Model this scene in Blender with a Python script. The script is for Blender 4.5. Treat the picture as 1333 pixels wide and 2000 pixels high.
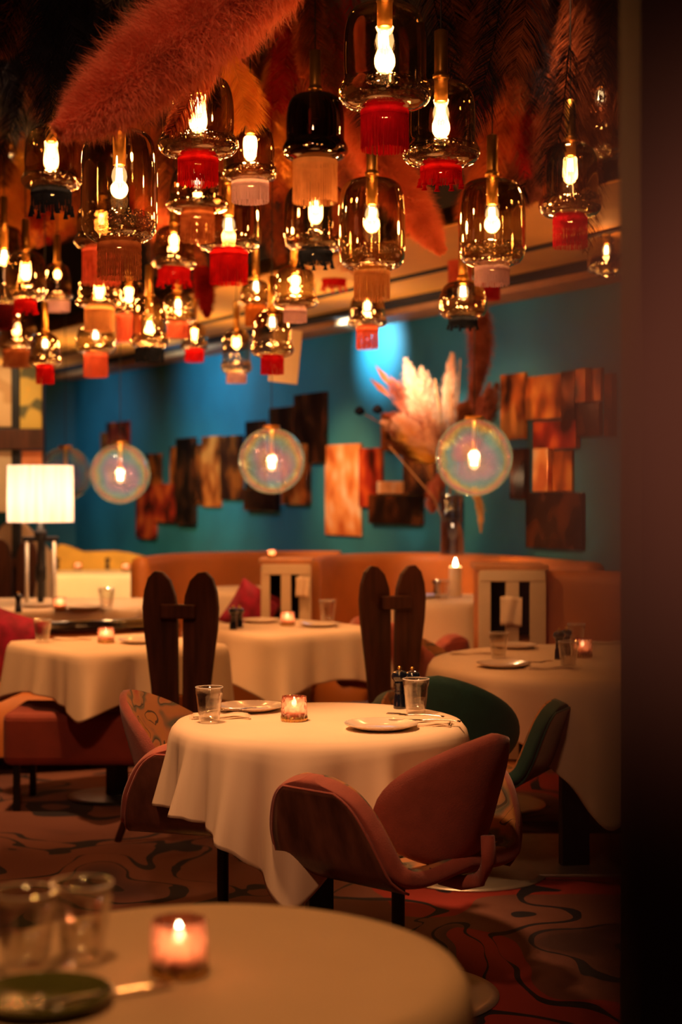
import bpy, math, random
import numpy as np
from mathutils import Vector, Matrix
random.seed(7)
RNG = np.random.default_rng(11)
PI = math.pi
scene = bpy.context.scene
col = scene.collection
for o in list(bpy.data.objects):
    bpy.data.objects.remove(o, do_unlink=True)

# ------------------------------------------------------------------ camera
F = 3155.0
CAMZ = 1.494
PITCH = math.atan(40.0 / F)
cam_data = bpy.data.cameras.new('camera')
cam = bpy.data.objects.new('camera', cam_data)
col.objects.link(cam)
cam.location = (0, 0, CAMZ)
cam.rotation_euler = (PI / 2 - PITCH, 0, 0)
cam_data.sensor_fit = 'VERTICAL'
cam_data.sensor_height = 36.0
cam_data.sensor_width = 24.0
cam_data.lens = F * 36.0 / 2000.0
cam_data.clip_start = 0.05
cam_data.dof.use_dof = True
cam_data.dof.focus_distance = 5.0
cam_data.dof.aperture_fstop = 2.1
scene.camera = cam

# ------------------------------------------------------------------ view, world, big lights
scene.view_settings.view_transform = 'Standard'
scene.view_settings.look = 'None'
scene.view_settings.exposure = 0.0
scene.view_settings.gamma = 1.0
scene.view_settings.use_curve_mapping = False
cy = scene.cycles
cy.caustics_reflective = False
cy.caustics_refractive = False
cy.max_bounces = 8
cy.diffuse_bounces = 3
cy.glossy_bounces = 4
cy.transmission_bounces = 6
cy.transparent_max_bounces = 40
cy.sample_clamp_indirect = 3.0
cy.blur_glossy = 0.5
cy.use_denoising = True
world = bpy.data.worlds.new('world')
scene.world = world
world.use_nodes = True
world.node_tree.nodes['Background'].inputs[0].default_value = (0.05, 0.022, 0.015, 1)
world.node_tree.nodes['Background'].inputs[1].default_value = 0.25

def aim(o, target):
    d = Vector(target) - o.location
    o.rotation_euler = d.to_track_quat('-Z', 'Y').to_euler()

def spot(name, loc, target, power, color, size=60, blend=0.8, radius=0.05):
    l = bpy.data.lights.new(name, 'SPOT')
    l.energy = power
    l.color = color
    l.spot_size = math.radians(size)
    l.spot_blend = blend
    l.shadow_soft_size = radius
    o = bpy.data.objects.new(name, l)
    col.objects.link(o)
    o.location = loc
    aim(o, target)
    return o

WARM = (1.0, 0.42, 0.13)
# added spots over the tables, unseen above the frame, to brighten them
spot('added_fill_spot', (-0.55, 4.75, 3.7), (-0.05, 5.2, 0.7), 520, (1.0, 0.46, 0.19), 36, 1.0, 0.12)
spot('added_fill_spot', (-0.7, 1.9, 3.6), (-0.15, 4.9, 1.7), 190, (1.0, 0.42, 0.2), 70, 1.0, 0.15)  # added front fill for the plume, chairs and fringes
spot('added_fill_spot', (-0.4, 1.9, 3.7), (-0.1, 2.6, 0.7), 120, (1.0, 0.4, 0.12), 55, 1.0, 0.1)
spot('added_fill_spot', (0.8, 6.3, 3.7), (1.0, 6.9, 0.7), 280, (1.0, 0.42, 0.15), 42, 1.0, 0.1)
spot('added_fill_spot', (-1.6, 7.2, 3.7), (-1.3, 7.9, 0.7), 420, (1.0, 0.43, 0.15), 46, 1.0, 0.1)
spot('added_fill_spot', (-0.3, 8.1, 3.7), (-0.3, 8.8, 0.7), 330, (1.0, 0.43, 0.15), 46, 1.0, 0.1)
# cool colour of the spots that wash the teal wall
COOL = (0.3, 0.75, 1.0)
# added light behind the viewer, with no lamp built, to brighten the near drape
spot('drape_fill_light', (-0.5, -0.9, 1.75), (0.06, 0.22, 1.508), 46, (1.0, 0.5, 0.33), 4.5, 1.0, 0.02)

# ------------------------------------------------------------------ pixel helpers (photo pixel -> point in the room)
def P(px, py, d):
    v = Vector(((px - 666.5) / F, 1.0, (1000 - py) / F)) * d
    c, s = math.cos(-PITCH), math.sin(-PITCH)
    return Vector((v.x, v.y * c - v.z * s, CAMZ + v.y * s + v.z * c))

def PZ(px, py, z):
    p = P(px, py, 1.0)
    r = p - Vector((0, 0, CAMZ))
    t = (z - CAMZ) / r.z
    return Vector((0, 0, CAMZ)) + r * t

WA = Vector((-2.98, 18.2, 0)); WB = Vector((1.95, 9.25, 0))
WU = (WB - WA).normalized()
WN = Vector((-WU.y, WU.x, 0))
if WN.y > 0: WN = -WN
def PW(px, py, off=0.0):
    """point on the long teal wall, moved off it by off"""
    p = P(px, py, 1.0); r = p - Vector((0, 0, CAMZ))
    o = Vector((0, 0, CAMZ)); a = WA + WN * off
    t = (a - o).dot(WN) / r.dot(WN)
    return o + r * t

# ------------------------------------------------------------------ materials
MATS = {}
def newmat(name):
    m = bpy.data.materials.new(name); m.use_nodes = True
    nt = m.node_tree
    for n in list(nt.nodes): nt.nodes.remove(n)
    out = nt.nodes.new('ShaderNodeOutputMaterial')
    return m, nt, out
def N(nt, typ, **kw):
    n = nt.nodes.new(typ)
    for k, v in kw.items(): setattr(n, k, v)
    return n
def L(nt, a, b): nt.links.new(a, b)
def ramp(nt, stops, src, interp='LINEAR'):
    r = N(nt, 'ShaderNodeValToRGB'); r.color_ramp.interpolation = interp
    els = r.color_ramp.elements
    while len(els) > 1: els.remove(els[-1])
    els[0].position = stops[0][0]; els[0].color = (*stops[0][1], 1)
    for p, c in stops[1:]:
        e = els.new(p); e.color = (*c, 1)
    L(nt, src, r.inputs[0]); return r.outputs[0]
def noise(nt, vec, scale, detail=3, rough=0.5, dist=0.0):
    n = N(nt, 'ShaderNodeTexNoise'); n.inputs['Scale'].default_value = scale
    n.inputs['Detail'].default_value = detail; n.inputs['Roughness'].default_value = rough
    n.inputs['Distortion'].default_value = dist
    if vec is not None: L(nt, vec, n.inputs['Vector'])
    return n
def objvec(nt, scale=(1, 1, 1)):
    t = N(nt, 'ShaderNodeTexCoord'); m = N(nt, 'ShaderNodeMapping')
    m.inputs['Scale'].default_value = scale
    L(nt, t.outputs['Object'], m.inputs['Vector']); return m.outputs[0]

def simple(name, c, rough=0.6, metal=0.0, var=0.15, nscale=8.0, bump=0.0, bscale=200.0, sheen=0.0, coat=0.0, sub=0.0, stretch=(1, 1, 1)):
    if name in MATS: return MATS[name]
    m, nt, out = newmat(name)
    b = N(nt, 'ShaderNodeBsdfPrincipled')
    v = objvec(nt, stretch)
    n = noise(nt, v, nscale)
    lo = tuple(x * (1 - var) for x in c); hi = tuple(min(1, x * (1 + var)) for x in c)
    L(nt, ramp(nt, [(0.3, lo), (0.7, hi)], n.outputs[0]), b.inputs['Base Color'])
    b.inputs['Roughness'].default_value = rough; b.inputs['Metallic'].default_value = metal
    if sheen: b.inputs['Sheen Weight'].default_value = sheen
    if coat: b.inputs['Coat Weight'].default_value = coat
    if bump:
        n2 = noise(nt, v, bscale, 2); bp = N(nt, 'ShaderNodeBump')
        bp.inputs['Strength'].default_value = bump; bp.inputs['Distance'].default_value = 0.002
        L(nt, n2.outputs[0], bp.inputs['Height']); L(nt, bp.outputs[0], b.inputs['Normal'])
    L(nt, b.outputs[0], out.inputs[0]); MATS[name] = m; return m

def emit(name, c, s):
    if name in MATS: return MATS[name]
    m, nt, out = newmat(name)
    e = N(nt, 'ShaderNodeEmission'); e.inputs[0].default_value = (*c, 1); e.inputs[1].default_value = s
    L(nt, e.outputs[0], out.inputs[0])
    m.cycles.emission_sampling = 'NONE'
    MATS[name] = m; return m

def thin_glass(name, tint, refl=0.25, edge=0.9, rough=0.02, spec=(1, 1, 1), grad=None, blend=0.35):
    """thin blown glass: tinted see-through with mirror-like grazing reflections"""
    if name in MATS: return MATS[name]
    m, nt, out = newmat(name)
    tr = N(nt, 'ShaderNodeBsdfTransparent'); gl = N(nt, 'ShaderNodeBsdfGlossy')
    tr.inputs[0].default_value = (*tint, 1)
    gl.inputs[0].default_value = (*spec, 1); gl.inputs['Roughness'].default_value = rough
    lw = N(nt, 'ShaderNodeLayerWeight'); lw.inputs[0].default_value = blend
    mr = N(nt, 'ShaderNodeMapRange'); mr.inputs['To Min'].default_value = refl; mr.inputs['To Max'].default_value = edge
    L(nt, lw.outputs['Facing'], mr.inputs['Value'])
    if grad:
        # tint and mirror coating vary with height on the jar
        t = N(nt, 'ShaderNodeTexCoord'); s = N(nt, 'ShaderNodeSeparateXYZ'); L(nt, t.outputs['Generated'], s.inputs[0])
        L(nt, ramp(nt, grad, s.outputs[2]), tr.inputs[0])
    mx = N(nt, 'ShaderNodeMixShader')
    L(nt, mr.outputs[0], mx.inputs[0]); L(nt, tr.outputs[0], mx.inputs[1]); L(nt, gl.outputs[0], mx.inputs[2])
    L(nt, mx.outputs[0], out.inputs[0]); MATS[name] = m; return m

def glowglass(name, tint, c, s):
    if name in MATS: return MATS[name]
    m, nt, out = newmat(name)
    tr = N(nt, 'ShaderNodeBsdfTransparent'); tr.inputs[0].default_value = (*tint, 1)
    e = N(nt, 'ShaderNodeEmission'); e.inputs[0].default_value = (*c, 1); e.inputs[1].default_value = s
    a = N(nt, 'ShaderNodeAddShader'); L(nt, tr.outputs[0], a.inputs[0]); L(nt, e.outputs[0], a.inputs[1])
    L(nt, a.outputs[0], out.inputs[0]); m.cycles.emission_sampling = 'NONE'; MATS[name] = m; return m

def strand_mat(name, c, c2=None, trans=0.5, rough=0.7):
    """feathers, fringe and plumes: thin, lets light through"""
    if name in MATS: return MATS[name]
    m, nt, out = newmat(name)
    c2 = c2 or tuple(x * 0.5 for x in c)
    v = objvec(nt); n = noise(nt, v, 9.0, 4)
    cc = ramp(nt, [(0.35, c2), (0.62, c)], n.outputs[0])
    d = N(nt, 'ShaderNodeBsdfDiffuse'); t = N(nt, 'ShaderNodeBsdfTranslucent'); mx = N(nt, 'ShaderNodeMixShader')
    L(nt, cc, d.inputs[0]); L(nt, cc, t.inputs[0]); mx.inputs[0].default_value = trans
    L(nt, d.outputs[0], mx.inputs[1]); L(nt, t.outputs[0], mx.inputs[2]); L(nt, mx.outputs[0], out.inputs[0])
    MATS[name] = m; return m

def marble(name, stops, scale=3.0, lines=(0.02, 0.03, 0.03), nrep=5.0, rough=0.8, red=None, thin=0.09, bump=0.3):
    """swirling marbled-paper pattern"""
    if name in MATS: return MATS[name]
    m, nt, out = newmat(name)
    b = N(nt, 'ShaderNodeBsdfPrincipled'); b.inputs['Roughness'].default_value = rough
    v = objvec(nt)
    w = noise(nt, v, scale * 0.7, 2)
    mul = N(nt, 'ShaderNodeVectorMath', operation='SCALE'); mul.inputs['Scale'].default_value = 1.0 / scale * 1.6
    L(nt, w.outputs['Color'], mul.inputs[0])
    add = N(nt, 'ShaderNodeVectorMath', operation='ADD'); L(nt, v, add.inputs[0]); L(nt, mul.outputs[0], add.inputs[1])
    n = noise(nt, add.outputs[0], scale, 1.5, 0.4, 0.4)
    base = ramp(nt, stops, n.outputs[0])
    mm = N(nt, 'ShaderNodeMath', operation='MULTIPLY'); mm.inputs[1].default_value = nrep
    L(nt, n.outputs[0], mm.inputs[0])
    fr = N(nt, 'ShaderNodeMath', operation='FRACT'); L(nt, mm.outputs[0], fr.inputs[0])
    sb = N(nt, 'ShaderNodeMath', operation='SUBTRACT'); L(nt, fr.outputs[0], sb.inputs[0]); sb.inputs[1].default_value = 0.5
    ab = N(nt, 'ShaderNodeMath', operation='ABSOLUTE'); L(nt, sb.outputs[0], ab.inputs[0])
    n3 = noise(nt, add.outputs[0], scale * 2.2, 2)
    th = N(nt, 'ShaderNodeMapRange'); th.inputs['From Min'].default_value = 0.35; th.inputs['From Max'].default_value = 0.7
    th.inputs['To Min'].default_value = 0.01; th.inputs['To Max'].default_value = thin * 2.2; L(nt, n3.outputs[0], th.inputs['Value'])
    ls = N(nt, 'ShaderNodeMath', operation='LESS_THAN'); L(nt, ab.outputs[0], ls.inputs[0]); L(nt, th.outputs[0], ls.inputs[1])
    if red:
        rn = noise(nt, add.outputs[0], red[2], 1.0)
        rf = N(nt, 'ShaderNodeMath', operation='GREATER_THAN'); rf.inputs[1].default_value = red[1]
        sx = N(nt, 'ShaderNodeSeparateXYZ'); L(nt, v, sx.inputs[0]); rm = N(nt, 'ShaderNodeMapRange'); L(nt, sx.outputs[0], rm.inputs['Value'])
        rm.inputs['From Min'].default_value = -.2; rm.inputs['From Max'].default_value = .4; rm.inputs['To Min'].default_value = -.2; rm.inputs['To Max'].default_value = .1
        ra = N(nt, 'ShaderNodeMath', operation='ADD'); L(nt, rn.outputs[0], ra.inputs[0]); L(nt, rm.outputs[0], ra.inputs[1]); L(nt, ra.outputs[0], rf.inputs[0])
        mr = N(nt, 'ShaderNodeMix', data_type='RGBA'); L(nt, rf.outputs[0], mr.inputs['Factor'])
        L(nt, base, mr.inputs['A']); mr.inputs['B'].default_value = (*red[0], 1); base = mr.outputs['Result']
    mx = N(nt, 'ShaderNodeMix', data_type='RGBA'); L(nt, ls.outputs[0], mx.inputs['Factor'])
    L(nt, base, mx.inputs['A']); mx.inputs['B'].default_value = (*lines, 1)
    L(nt, mx.outputs['Result'], b.inputs['Base Color'])
    if bump:
        n2 = noise(nt, v, 350, 2); bp = N(nt, 'ShaderNodeBump'); bp.inputs['Strength'].default_value = bump; bp.inputs['Distance'].default_value = 0.003
        L(nt, n2.outputs[0], bp.inputs['Height']); L(nt, bp.outputs[0], b.inputs['Normal'])
    L(nt, b.outputs[0], out.inputs[0]); MATS[name] = m; return m

M_teal = simple('teal_plaster', (0.012, 0.17, 0.26), 0.65, var=0.25, nscale=1.3, bump=0.3, bscale=30)
M_ceil = simple('amber_ceiling', (0.8, 0.4, 0.1), 0.7, var=0.18, nscale=0.8)
M_navy = simple('navy_plaster', (0.012, 0.012, 0.02), 0.9)
M_trim = simple('brown_trim', (0.5, 0.22, 0.09), 0.6)
M_dark = simple('black_metal', (0.012, 0.012, 0.016), 0.45, metal=0.2)
M_wood = simple('dark_walnut', (0.075, 0.022, 0.01), 0.5, var=0.45, nscale=6, bump=0.3, bscale=40, stretch=(6, 6, 0.6))
M_cloth = simple('white_linen', (0.82, 0.64, 0.44), 0.85, var=0.03, nscale=5, bump=0.15, bscale=700)
M_brass = simple('brushed_brass', (0.75, 0.4, 0.09), 0.3, metal=0.95, var=0.1, nscale=30)
M_chrome = simple('brushed_steel', (0.62, 0.55, 0.45), 0.38, metal=0.7, var=0.12)
M_silver = simple('silver', (0.8, 0.72, 0.62), 0.18, metal=1.0, var=0.05)
M_leather = simple('tan_leather', (0.6, 0.2, 0.04), 0.5, var=0.15, nscale=3, bump=0.2, bscale=80)
M_pink = simple('pink_velvet', (0.42, 0.1, 0.065), 0.75, var=0.12, nscale=20, bump=0.5, bscale=260, sheen=0.3)
M_green = simple('green_velvet', (0.012, 0.07, 0.052), 0.75, var=0.15, nscale=20, bump=0.5, bscale=260, sheen=0.2)
M_redv = simple('red_velvet', (0.28, 0.04, 0.02), 0.7, var=0.15, bump=0.3, sheen=0.2)
M_worn = simple('worn_brown_leather', (0.17, 0.07, 0.045), 0.3, var=0.5, nscale=5, bump=0.3, bscale=40, stretch=(3, 3, 1))
M_mag = simple('magenta_velvet', (0.4, 0.006, 0.05), 0.7, var=0.5, nscale=14, sheen=0.3)
M_cream = simple('cream_lacquer', (0.7, 0.55, 0.36), 0.5, var=0.05)
M_plate = simple('cream_porcelain', (0.75, 0.62, 0.48), 0.2, var=0.03, coat=0.5)
M_mill = simple('black_lacquered_wood', (0.006, 0.008, 0.02), 0.12, var=0.3, coat=1.0)
M_yellow = simple('yellow_velvet', (0.75, 0.4, 0.06), 0.7, var=0.1)
M_marble = marble('marbled_velvet', [(0.25, (0.42, 0.12, 0.05)), (0.38, (0.55, 0.25, 0.07)), (0.5, (0.5, 0.22, 0.09)), (0.56, (0.13, 0.14, 0.1)), (0.62, (0.5, 0.24, 0.1)), (0.75, (0.45, 0.1, 0.06))], 7.5, (0.1, 0.07, 0.05), 6.0, thin=0.05)
M_carpet = marble('marbled_carpet', [(0.3, (0.05, 0.02, 0.02)), (0.4, (0.15, 0.055, 0.04)), (0.6, (0.19, 0.075, 0.05)), (0.75, (0.08, 0.035, 0.04))], 1.5, (0.012, 0.01, 0.018), 7.0, rough=0.95, red=((0.32, 0.03, 0.02), 0.6, 0.8), thin=0.07)
G_smoke = thin_glass('smoked_glass', (0.66, 0.56, 0.42), 0.13, 0.85, 0.03, (1, 0.9, 0.75), grad=[(0.0, (0.8, 0.72, 0.58)), (0.55, (0.74, 0.66, 0.52)), (0.95, (0.4, 0.33, 0.25))])
G_dark = thin_glass('dark_smoked_glass', (0.1, 0.08, 0.07), 0.1, 0.8, 0.03, (1, 0.9, 0.8))
G_floor = thin_glass('mirrored_glass', (0.6, 0.5, 0.38), 0.5, 0.85, 0.03, (1, 0.9, 0.75), grad=None)
def ringglass():
    m, nt, out = newmat('rippled_glass')
    tr = N(nt, 'ShaderNodeBsdfTransparent'); tr.inputs[0].default_value = (0.88, 0.8, 0.68, 1)
    gl = N(nt, 'ShaderNodeBsdfGlossy'); gl.inputs['Roughness'].default_value = 0.03; gl.inputs[0].default_value = (1, 0.9, 0.8, 1)
    v = objvec(nt); n = noise(nt, v, 60, 1); bp = N(nt, 'ShaderNodeBump'); bp.inputs['Strength'].default_value = 1.0; bp.inputs['Distance'].default_value = 0.012
    L(nt, n.outputs[0], bp.inputs['Height']); L(nt, bp.outputs[0], gl.inputs['Normal'])
    lw = N(nt, 'ShaderNodeLayerWeight'); lw.inputs[0].default_value = 0.45; L(nt, bp.outputs[0], lw.inputs['Normal'])
    mr = N(nt, 'ShaderNodeMapRange'); mr.inputs['To Min'].default_value = 0.18; mr.inputs['To Max'].default_value = 0.9; L(nt, lw.outputs['Facing'], mr.inputs['Value'])
    mx = N(nt, 'ShaderNodeMixShader'); L(nt, mr.outputs[0], mx.inputs[0]); L(nt, tr.outputs[0], mx.inputs[1]); L(nt, gl.outputs[0], mx.inputs[2])
    L(nt, mx.outputs[0], out.inputs[0]); return m
G_ring = ringglass()
G_clear = thin_glass('clear_glass', (0.95, 0.93, 0.9), 0.03, 0.75, 0.03, blend=0.4)
G_globe = thin_glass('iridescent_globe_glass', (0.93, 0.88, 0.84), 0.05, 0.62, 0.02, (1.0, 0.8, 0.9), blend=0.45)
G_bulb = glowglass('bulb_glass_glow', (0.85, 0.8, 0.7), (1.0, 0.62, 0.3), 0.9)
E_fil = emit('glowing_filament', (1.0, 0.8, 0.52), 70)
E_flame = emit('candle_flame', (1.0, 0.78, 0.48), 30)

def pinkglass():
    m, nt, out = newmat('pink_faceted_glass')
    tr = N(nt, 'ShaderNodeBsdfTransparent'); tr.inputs[0].default_value = (1.0, 0.72, 0.6, 1)
    tl = N(nt, 'ShaderNodeBsdfTranslucent'); tl.inputs[0].default_value = (1.0, 0.48, 0.34, 1)
    gl = N(nt, 'ShaderNodeBsdfGlossy'); gl.inputs['Roughness'].default_value = 0.08
    v = objvec(nt); vo = N(nt, 'ShaderNodeTexVoronoi'); vo.inputs['Scale'].default_value = 75; L(nt, v, vo.inputs['Vector'])
    bp = N(nt, 'ShaderNodeBump'); bp.inputs['Strength'].default_value = 1.0; bp.inputs['Distance'].default_value = 0.006
    L(nt, vo.outputs[0], bp.inputs['Height'])
    for x in (tl, gl): L(nt, bp.outputs[0], x.inputs['Normal'])
    m1 = N(nt, 'ShaderNodeMixShader'); m1.inputs[0].default_value = 0.6; L(nt, tr.outputs[0], m1.inputs[1]); L(nt, tl.outputs[0], m1.inputs[2])
    lw = N(nt, 'ShaderNodeLayerWeight'); lw.inputs[0].default_value = 0.35; L(nt, bp.outputs[0], lw.inputs['Normal'])
    m2 = N(nt, 'ShaderNodeMixShader'); L(nt, lw.outputs['Facing'], m2.inputs[0]); L(nt, m1.outputs[0], m2.inputs[1]); L(nt, gl.outputs[0], m2.inputs[2])
    L(nt, m2.outputs[0], out.inputs[0]); return m
G_pink = pinkglass()

def lampshade_mat():
    m, nt, out = newmat('pleated_shade_fabric')
    t = N(nt, 'ShaderNodeTexCoord')
    v = objvec(nt, (40, 40, 2)); n = noise(nt, v, 1.0, 3)
    c = ramp(nt, [(0.3, (1.0, 0.68, 0.46)), (0.7, (1.0, 0.88, 0.72))], n.outputs[0])
    tl = N(nt, 'ShaderNodeBsdfTranslucent'); L(nt, c, tl.inputs[0])
    d = N(nt, 'ShaderNodeBsdfDiffuse'); L(nt, c, d.inputs[0])
    e = N(nt, 'ShaderNodeEmission'); L(nt, c, e.inputs[0]); e.inputs[1].default_value = 0.52
    mx = N(nt, 'ShaderNodeMixShader'); mx.inputs[0].default_value = 0.6; L(nt, d.outputs[0], mx.inputs[1]); L(nt, tl.outputs[0], mx.inputs[2])
    a = N(nt, 'ShaderNodeAddShader'); L(nt, mx.outputs[0], a.inputs[0]); L(nt, e.outputs[0], a.inputs[1])
    L(nt, a.outputs[0], out.inputs[0]); m.cycles.emission_sampling = 'NONE'; return m

# ------------------------------------------------------------------ mesh builder
class MB:
    def __init__(s): s.v = []; s.f = []
    def add(s, vs, fs):
        k = len(s.v); s.v += [tuple(v) for v in vs]; s.f += [tuple(i + k for i in f) for f in fs]; return s
    def box(s, c, size, rz=0.0, M=None):
        hx, hy, hz = size[0] / 2, size[1] / 2, size[2] / 2
        R = M or Matrix.Rotation(rz, 3, 'Z')
        vs = [Vector(c) + R @ Vector((x * hx, y * hy, z * hz)) for x in (-1, 1) for y in (-1, 1) for z in (-1, 1)]
        return s.add(vs, [(0, 1, 3, 2), (4, 6, 7, 5), (0, 4, 5, 1), (2, 3, 7, 6), (0, 2, 6, 4), (1, 5, 7, 3)])
    def lathe(s, prof, n=32, c=(0, 0, 0), rfun=None, cap=False):
        vs = []; fs = []
        for (r, z) in prof:
            for i in range(n):
                a = 2 * PI * i / n; rr = r * (rfun(a, z) if rfun else 1)
                vs.append((c[0] + rr * math.cos(a), c[1] + rr * math.sin(a), c[2] + z))
        for j in range(len(prof) - 1):
            for i in range(n):
                fs.append((j * n + i, j * n + (i + 1) % n, (j + 1) * n + (i + 1) % n, (j + 1) * n + i))
        if cap:
            fs.append(tuple(range(n))[::-1]); fs.append(tuple((len(prof) - 1) * n + i for i in range(n)))
        return s.add(vs, fs)
    def tube(s, pts, r, n=8, cap=True):
        pts = [Vector(p) for p in pts]; vs = []; fs = []
        rs = r if isinstance(r, (list, tuple)) else [r] * len(pts)
        up = Vector((0, 0, 1))
        for j, p in enumerate(pts):
            t = (pts[min(j + 1, len(pts) - 1)] - pts[max(j - 1, 0)]).normalized()
            a = t.cross(up if abs(t.z) < 0.95 else Vector((1, 0, 0))).normalized(); b = t.cross(a)
            for i in range(n):
                q = 2 * PI * i / n; vs.append(p + (a * math.cos(q) + b * math.sin(q)) * rs[j])
        for j in range(len(pts) - 1):
            for i in range(n): fs.append((j * n + i, j * n + (i + 1) % n, (j + 1) * n + (i + 1) % n, (j + 1) * n + i))
        if cap:
            fs.append(tuple(range(n))[::-1]); fs.append(tuple((len(pts) - 1) * n + i for i in range(n)))
        return s.add(vs, fs)
    def prism(s, outline, y0, y1):
        """outline in x,z extruded along y"""
        n = len(outline)
        vs = [(x, y0, z) for x, z in outline] + [(x, y1, z) for x, z in outline]
        fs = [tuple(range(n)), tuple(range(2 * n - 1, n - 1, -1))] + [(i, i + n, (i + 1) % n + n, (i + 1) % n) for i in range(n)]
        return s.add(vs, fs)
    def grid(s, pts):
        nu = len(pts); nv = len(pts[0]); vs = [p for row in pts for p in row]
        fs = [(i * nv + j, (i + 1) * nv + j, (i + 1) * nv + j + 1, i * nv + j + 1) for i in range(nu - 1) for j in range(nv - 1)]
        return s.add(vs, fs)
    def build(s, name, mat, parent=None, smooth=False, loc=None, bevel=0.0, seg=2, subd=0, angle=None):
        me = bpy.data.meshes.new(name); me.from_pydata([tuple(v) for v in s.v], [], s.f); me.update()
        if smooth: me.polygons.foreach_set('use_smooth', [True] * len(me.polygons))
        o = bpy.data.objects.new(name, me); col.objects.link(o)
        for m in (mat if isinstance(mat, (list, tuple)) else [mat]): me.materials.append(m)
        if parent: o.parent = parent
        if loc is not None: o.location = loc
        if bevel:
            b = o.modifiers.new('bevel', 'BEVEL'); b.width = bevel; b.segments = seg; b.limit_method = 'ANGLE'
        if subd:
            q = o.modifiers.new('subd', 'SUBSURF'); q.levels = subd; q.render_levels = subd
        return o

def tag(o, label, cat, group=None, kind=None):
    if label: o['label'] = label
    if cat: o['category'] = cat
    if group: o['group'] = group
    if kind: o['kind'] = kind
    return o
def thing(name, label, cat, loc=(0, 0, 0), rz=0.0, group=None):
    o = bpy.data.objects.new(name, None); col.objects.link(o); o.location = loc; o.rotation_euler = (0, 0, rz)
    o.empty_display_size = 0.1
    return tag(o, label, cat, group)
def struct(o): o['kind'] = 'structure'; return o
def copy_tree(o, parent=None):
    c = o.copy(); col.objects.link(c)
    if parent: c.parent = parent
    for ch in [x for x in bpy.data.objects if x.parent == o]: copy_tree(ch, c)
    return c
def dup(o, loc, rz, label, group=None):
    c = copy_tree(o); c.location = loc; c.rotation_euler = (0, 0, rz); c['label'] = label
    if group: c['group'] = group
    return c
def pointlight(name, loc, power, color, radius, parent=None):
    l = bpy.data.lights.new(name, 'POINT'); l.energy = power; l.color = color; l.shadow_soft_size = radius
    o = bpy.data.objects.new(name, l); col.objects.link(o); o.location = loc
    if parent: o.parent = parent
    return o

def strands(P0, P1, P2, w):
    """thin pointed ribbons along quadratic curves; arrays n x 3"""
    n = len(P0); d = P2 - P0
    rnd = RNG.normal(size=(n, 3)); side = np.cross(d, rnd); side /= (np.linalg.norm(side, axis=1, keepdims=True) + 1e-9)
    w = np.asarray(w).reshape(-1, 1) * np.ones((n, 1))
    mid = 0.25 * P0 + 0.5 * P1 + 0.25 * P2
    V = np.stack([P0 - side * w, P0 + side * w, mid - side * w * 0.8, mid + side * w * 0.8, P2], axis=1).reshape(-1, 3)
    base = np.arange(n) * 5
    F1 = np.stack([base, base + 1, base + 3, base + 2], 1); F2 = np.stack([base + 2, base + 3, base + 4], 1)
    return V, F1.tolist() + F2.tolist()

def curve_pts(pts, t):
    """catmull-rom through pts, t array in 0..1"""
    pts = np.array([list(p) for p in pts], float); n = len(pts) - 1
    q = np.vstack([2 * pts[0] - pts[1], pts, 2 * pts[-1] - pts[-2]])
    x = np.clip(t * n, 0, n - 1e-6); i = x.astype(int); f = (x - i)[:, None]
    a, b, c, d = q[i], q[i + 1], q[i + 2], q[i + 3]
    return 0.5 * (2 * b + (c - a) * f + (2 * a - 5 * b + 4 * c - d) * f ** 2 + (3 * b - a - 3 * c + d) * f ** 3)

def mesh_np(name, V, Fs, mat, parent=None, loc=None, smooth=True):
    me = bpy.data.meshes.new(name); me.from_pydata(V.tolist(), [], Fs); me.update()
    o = bpy.data.objects.new(name, me); col.objects.link(o); me.materials.append(mat)
    if parent: o.parent = parent
    if loc is not None: o.location = loc
    return o

def plume(path, radius, n, mat, name='plume', parent=None, core=True, lean=0.4, w=0.0011, origin=None, label=None, cat=None, group=None, fuzz=1.0):
    """a pampas plume: fine hairs leaning forward off a curved stem"""
    path = [Vector(p) for p in path]; org = Vector(origin) if origin is not None else path[0]
    loc_path = [p - org for p in path]
    t = RNG.random(n); C = curve_pts(loc_path, t); T = curve_pts(loc_path, np.clip(t + 0.02, 0, 1)) - curve_pts(loc_path, np.clip(t - 0.02, 0, 1))
    T /= np.linalg.norm(T, axis=1, keepdims=True) + 1e-9
    prof = np.sin(np.clip(0.12 + 0.88 * t, 0, 1) ** 0.75 * PI) ** 0.55
    R = radius * np.clip(prof, 0.25, 1)
    r = RNG.normal(size=(n, 3)); r -= (r * T).sum(1, keepdims=True) * T; r /= np.linalg.norm(r, axis=1, keepdims=True) + 1e-9
    k = RNG.random(n) ** 0.5
    s0 = C + r * (R * k * 0.55)[:, None]
    ln = R * (0.15 + 0.38 * RNG.random(n)) * fuzz
    P1 = s0 + r * (ln * 0.6)[:, None] + T * (ln * lean)[:, None]
    P2 = s0 + r * ln[:, None] + T * (ln * lean * 2.2)[:, None] + RNG.normal(size=(n, 3)) * (ln * 0.3)[:, None]
    V, Fs = strands(s0, P1, P2, w)
    if core:
        m = MB(); ts = np.linspace(0, 1, 24); cp = curve_pts(loc_path, ts)
        pr = np.sin(np.clip(0.12 + 0.88 * ts, 0, 1) ** 0.75 * PI) ** 0.55 * radius * 0.42
        m.tube([tuple(c) for c in cp], [max(0.004, float(x) * (0.85 + 0.3 * random.random())) for x in pr], 12)
        off = len(V); V = np.vstack([V, np.array(m.v)]); Fs = Fs + [tuple(i + off for i in f) for f in m.f]
    o = mesh_np(name, V, Fs, mat, parent, org if origin is None and parent is None else None)
    if label: tag(o, label, cat, group)
    return o

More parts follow.
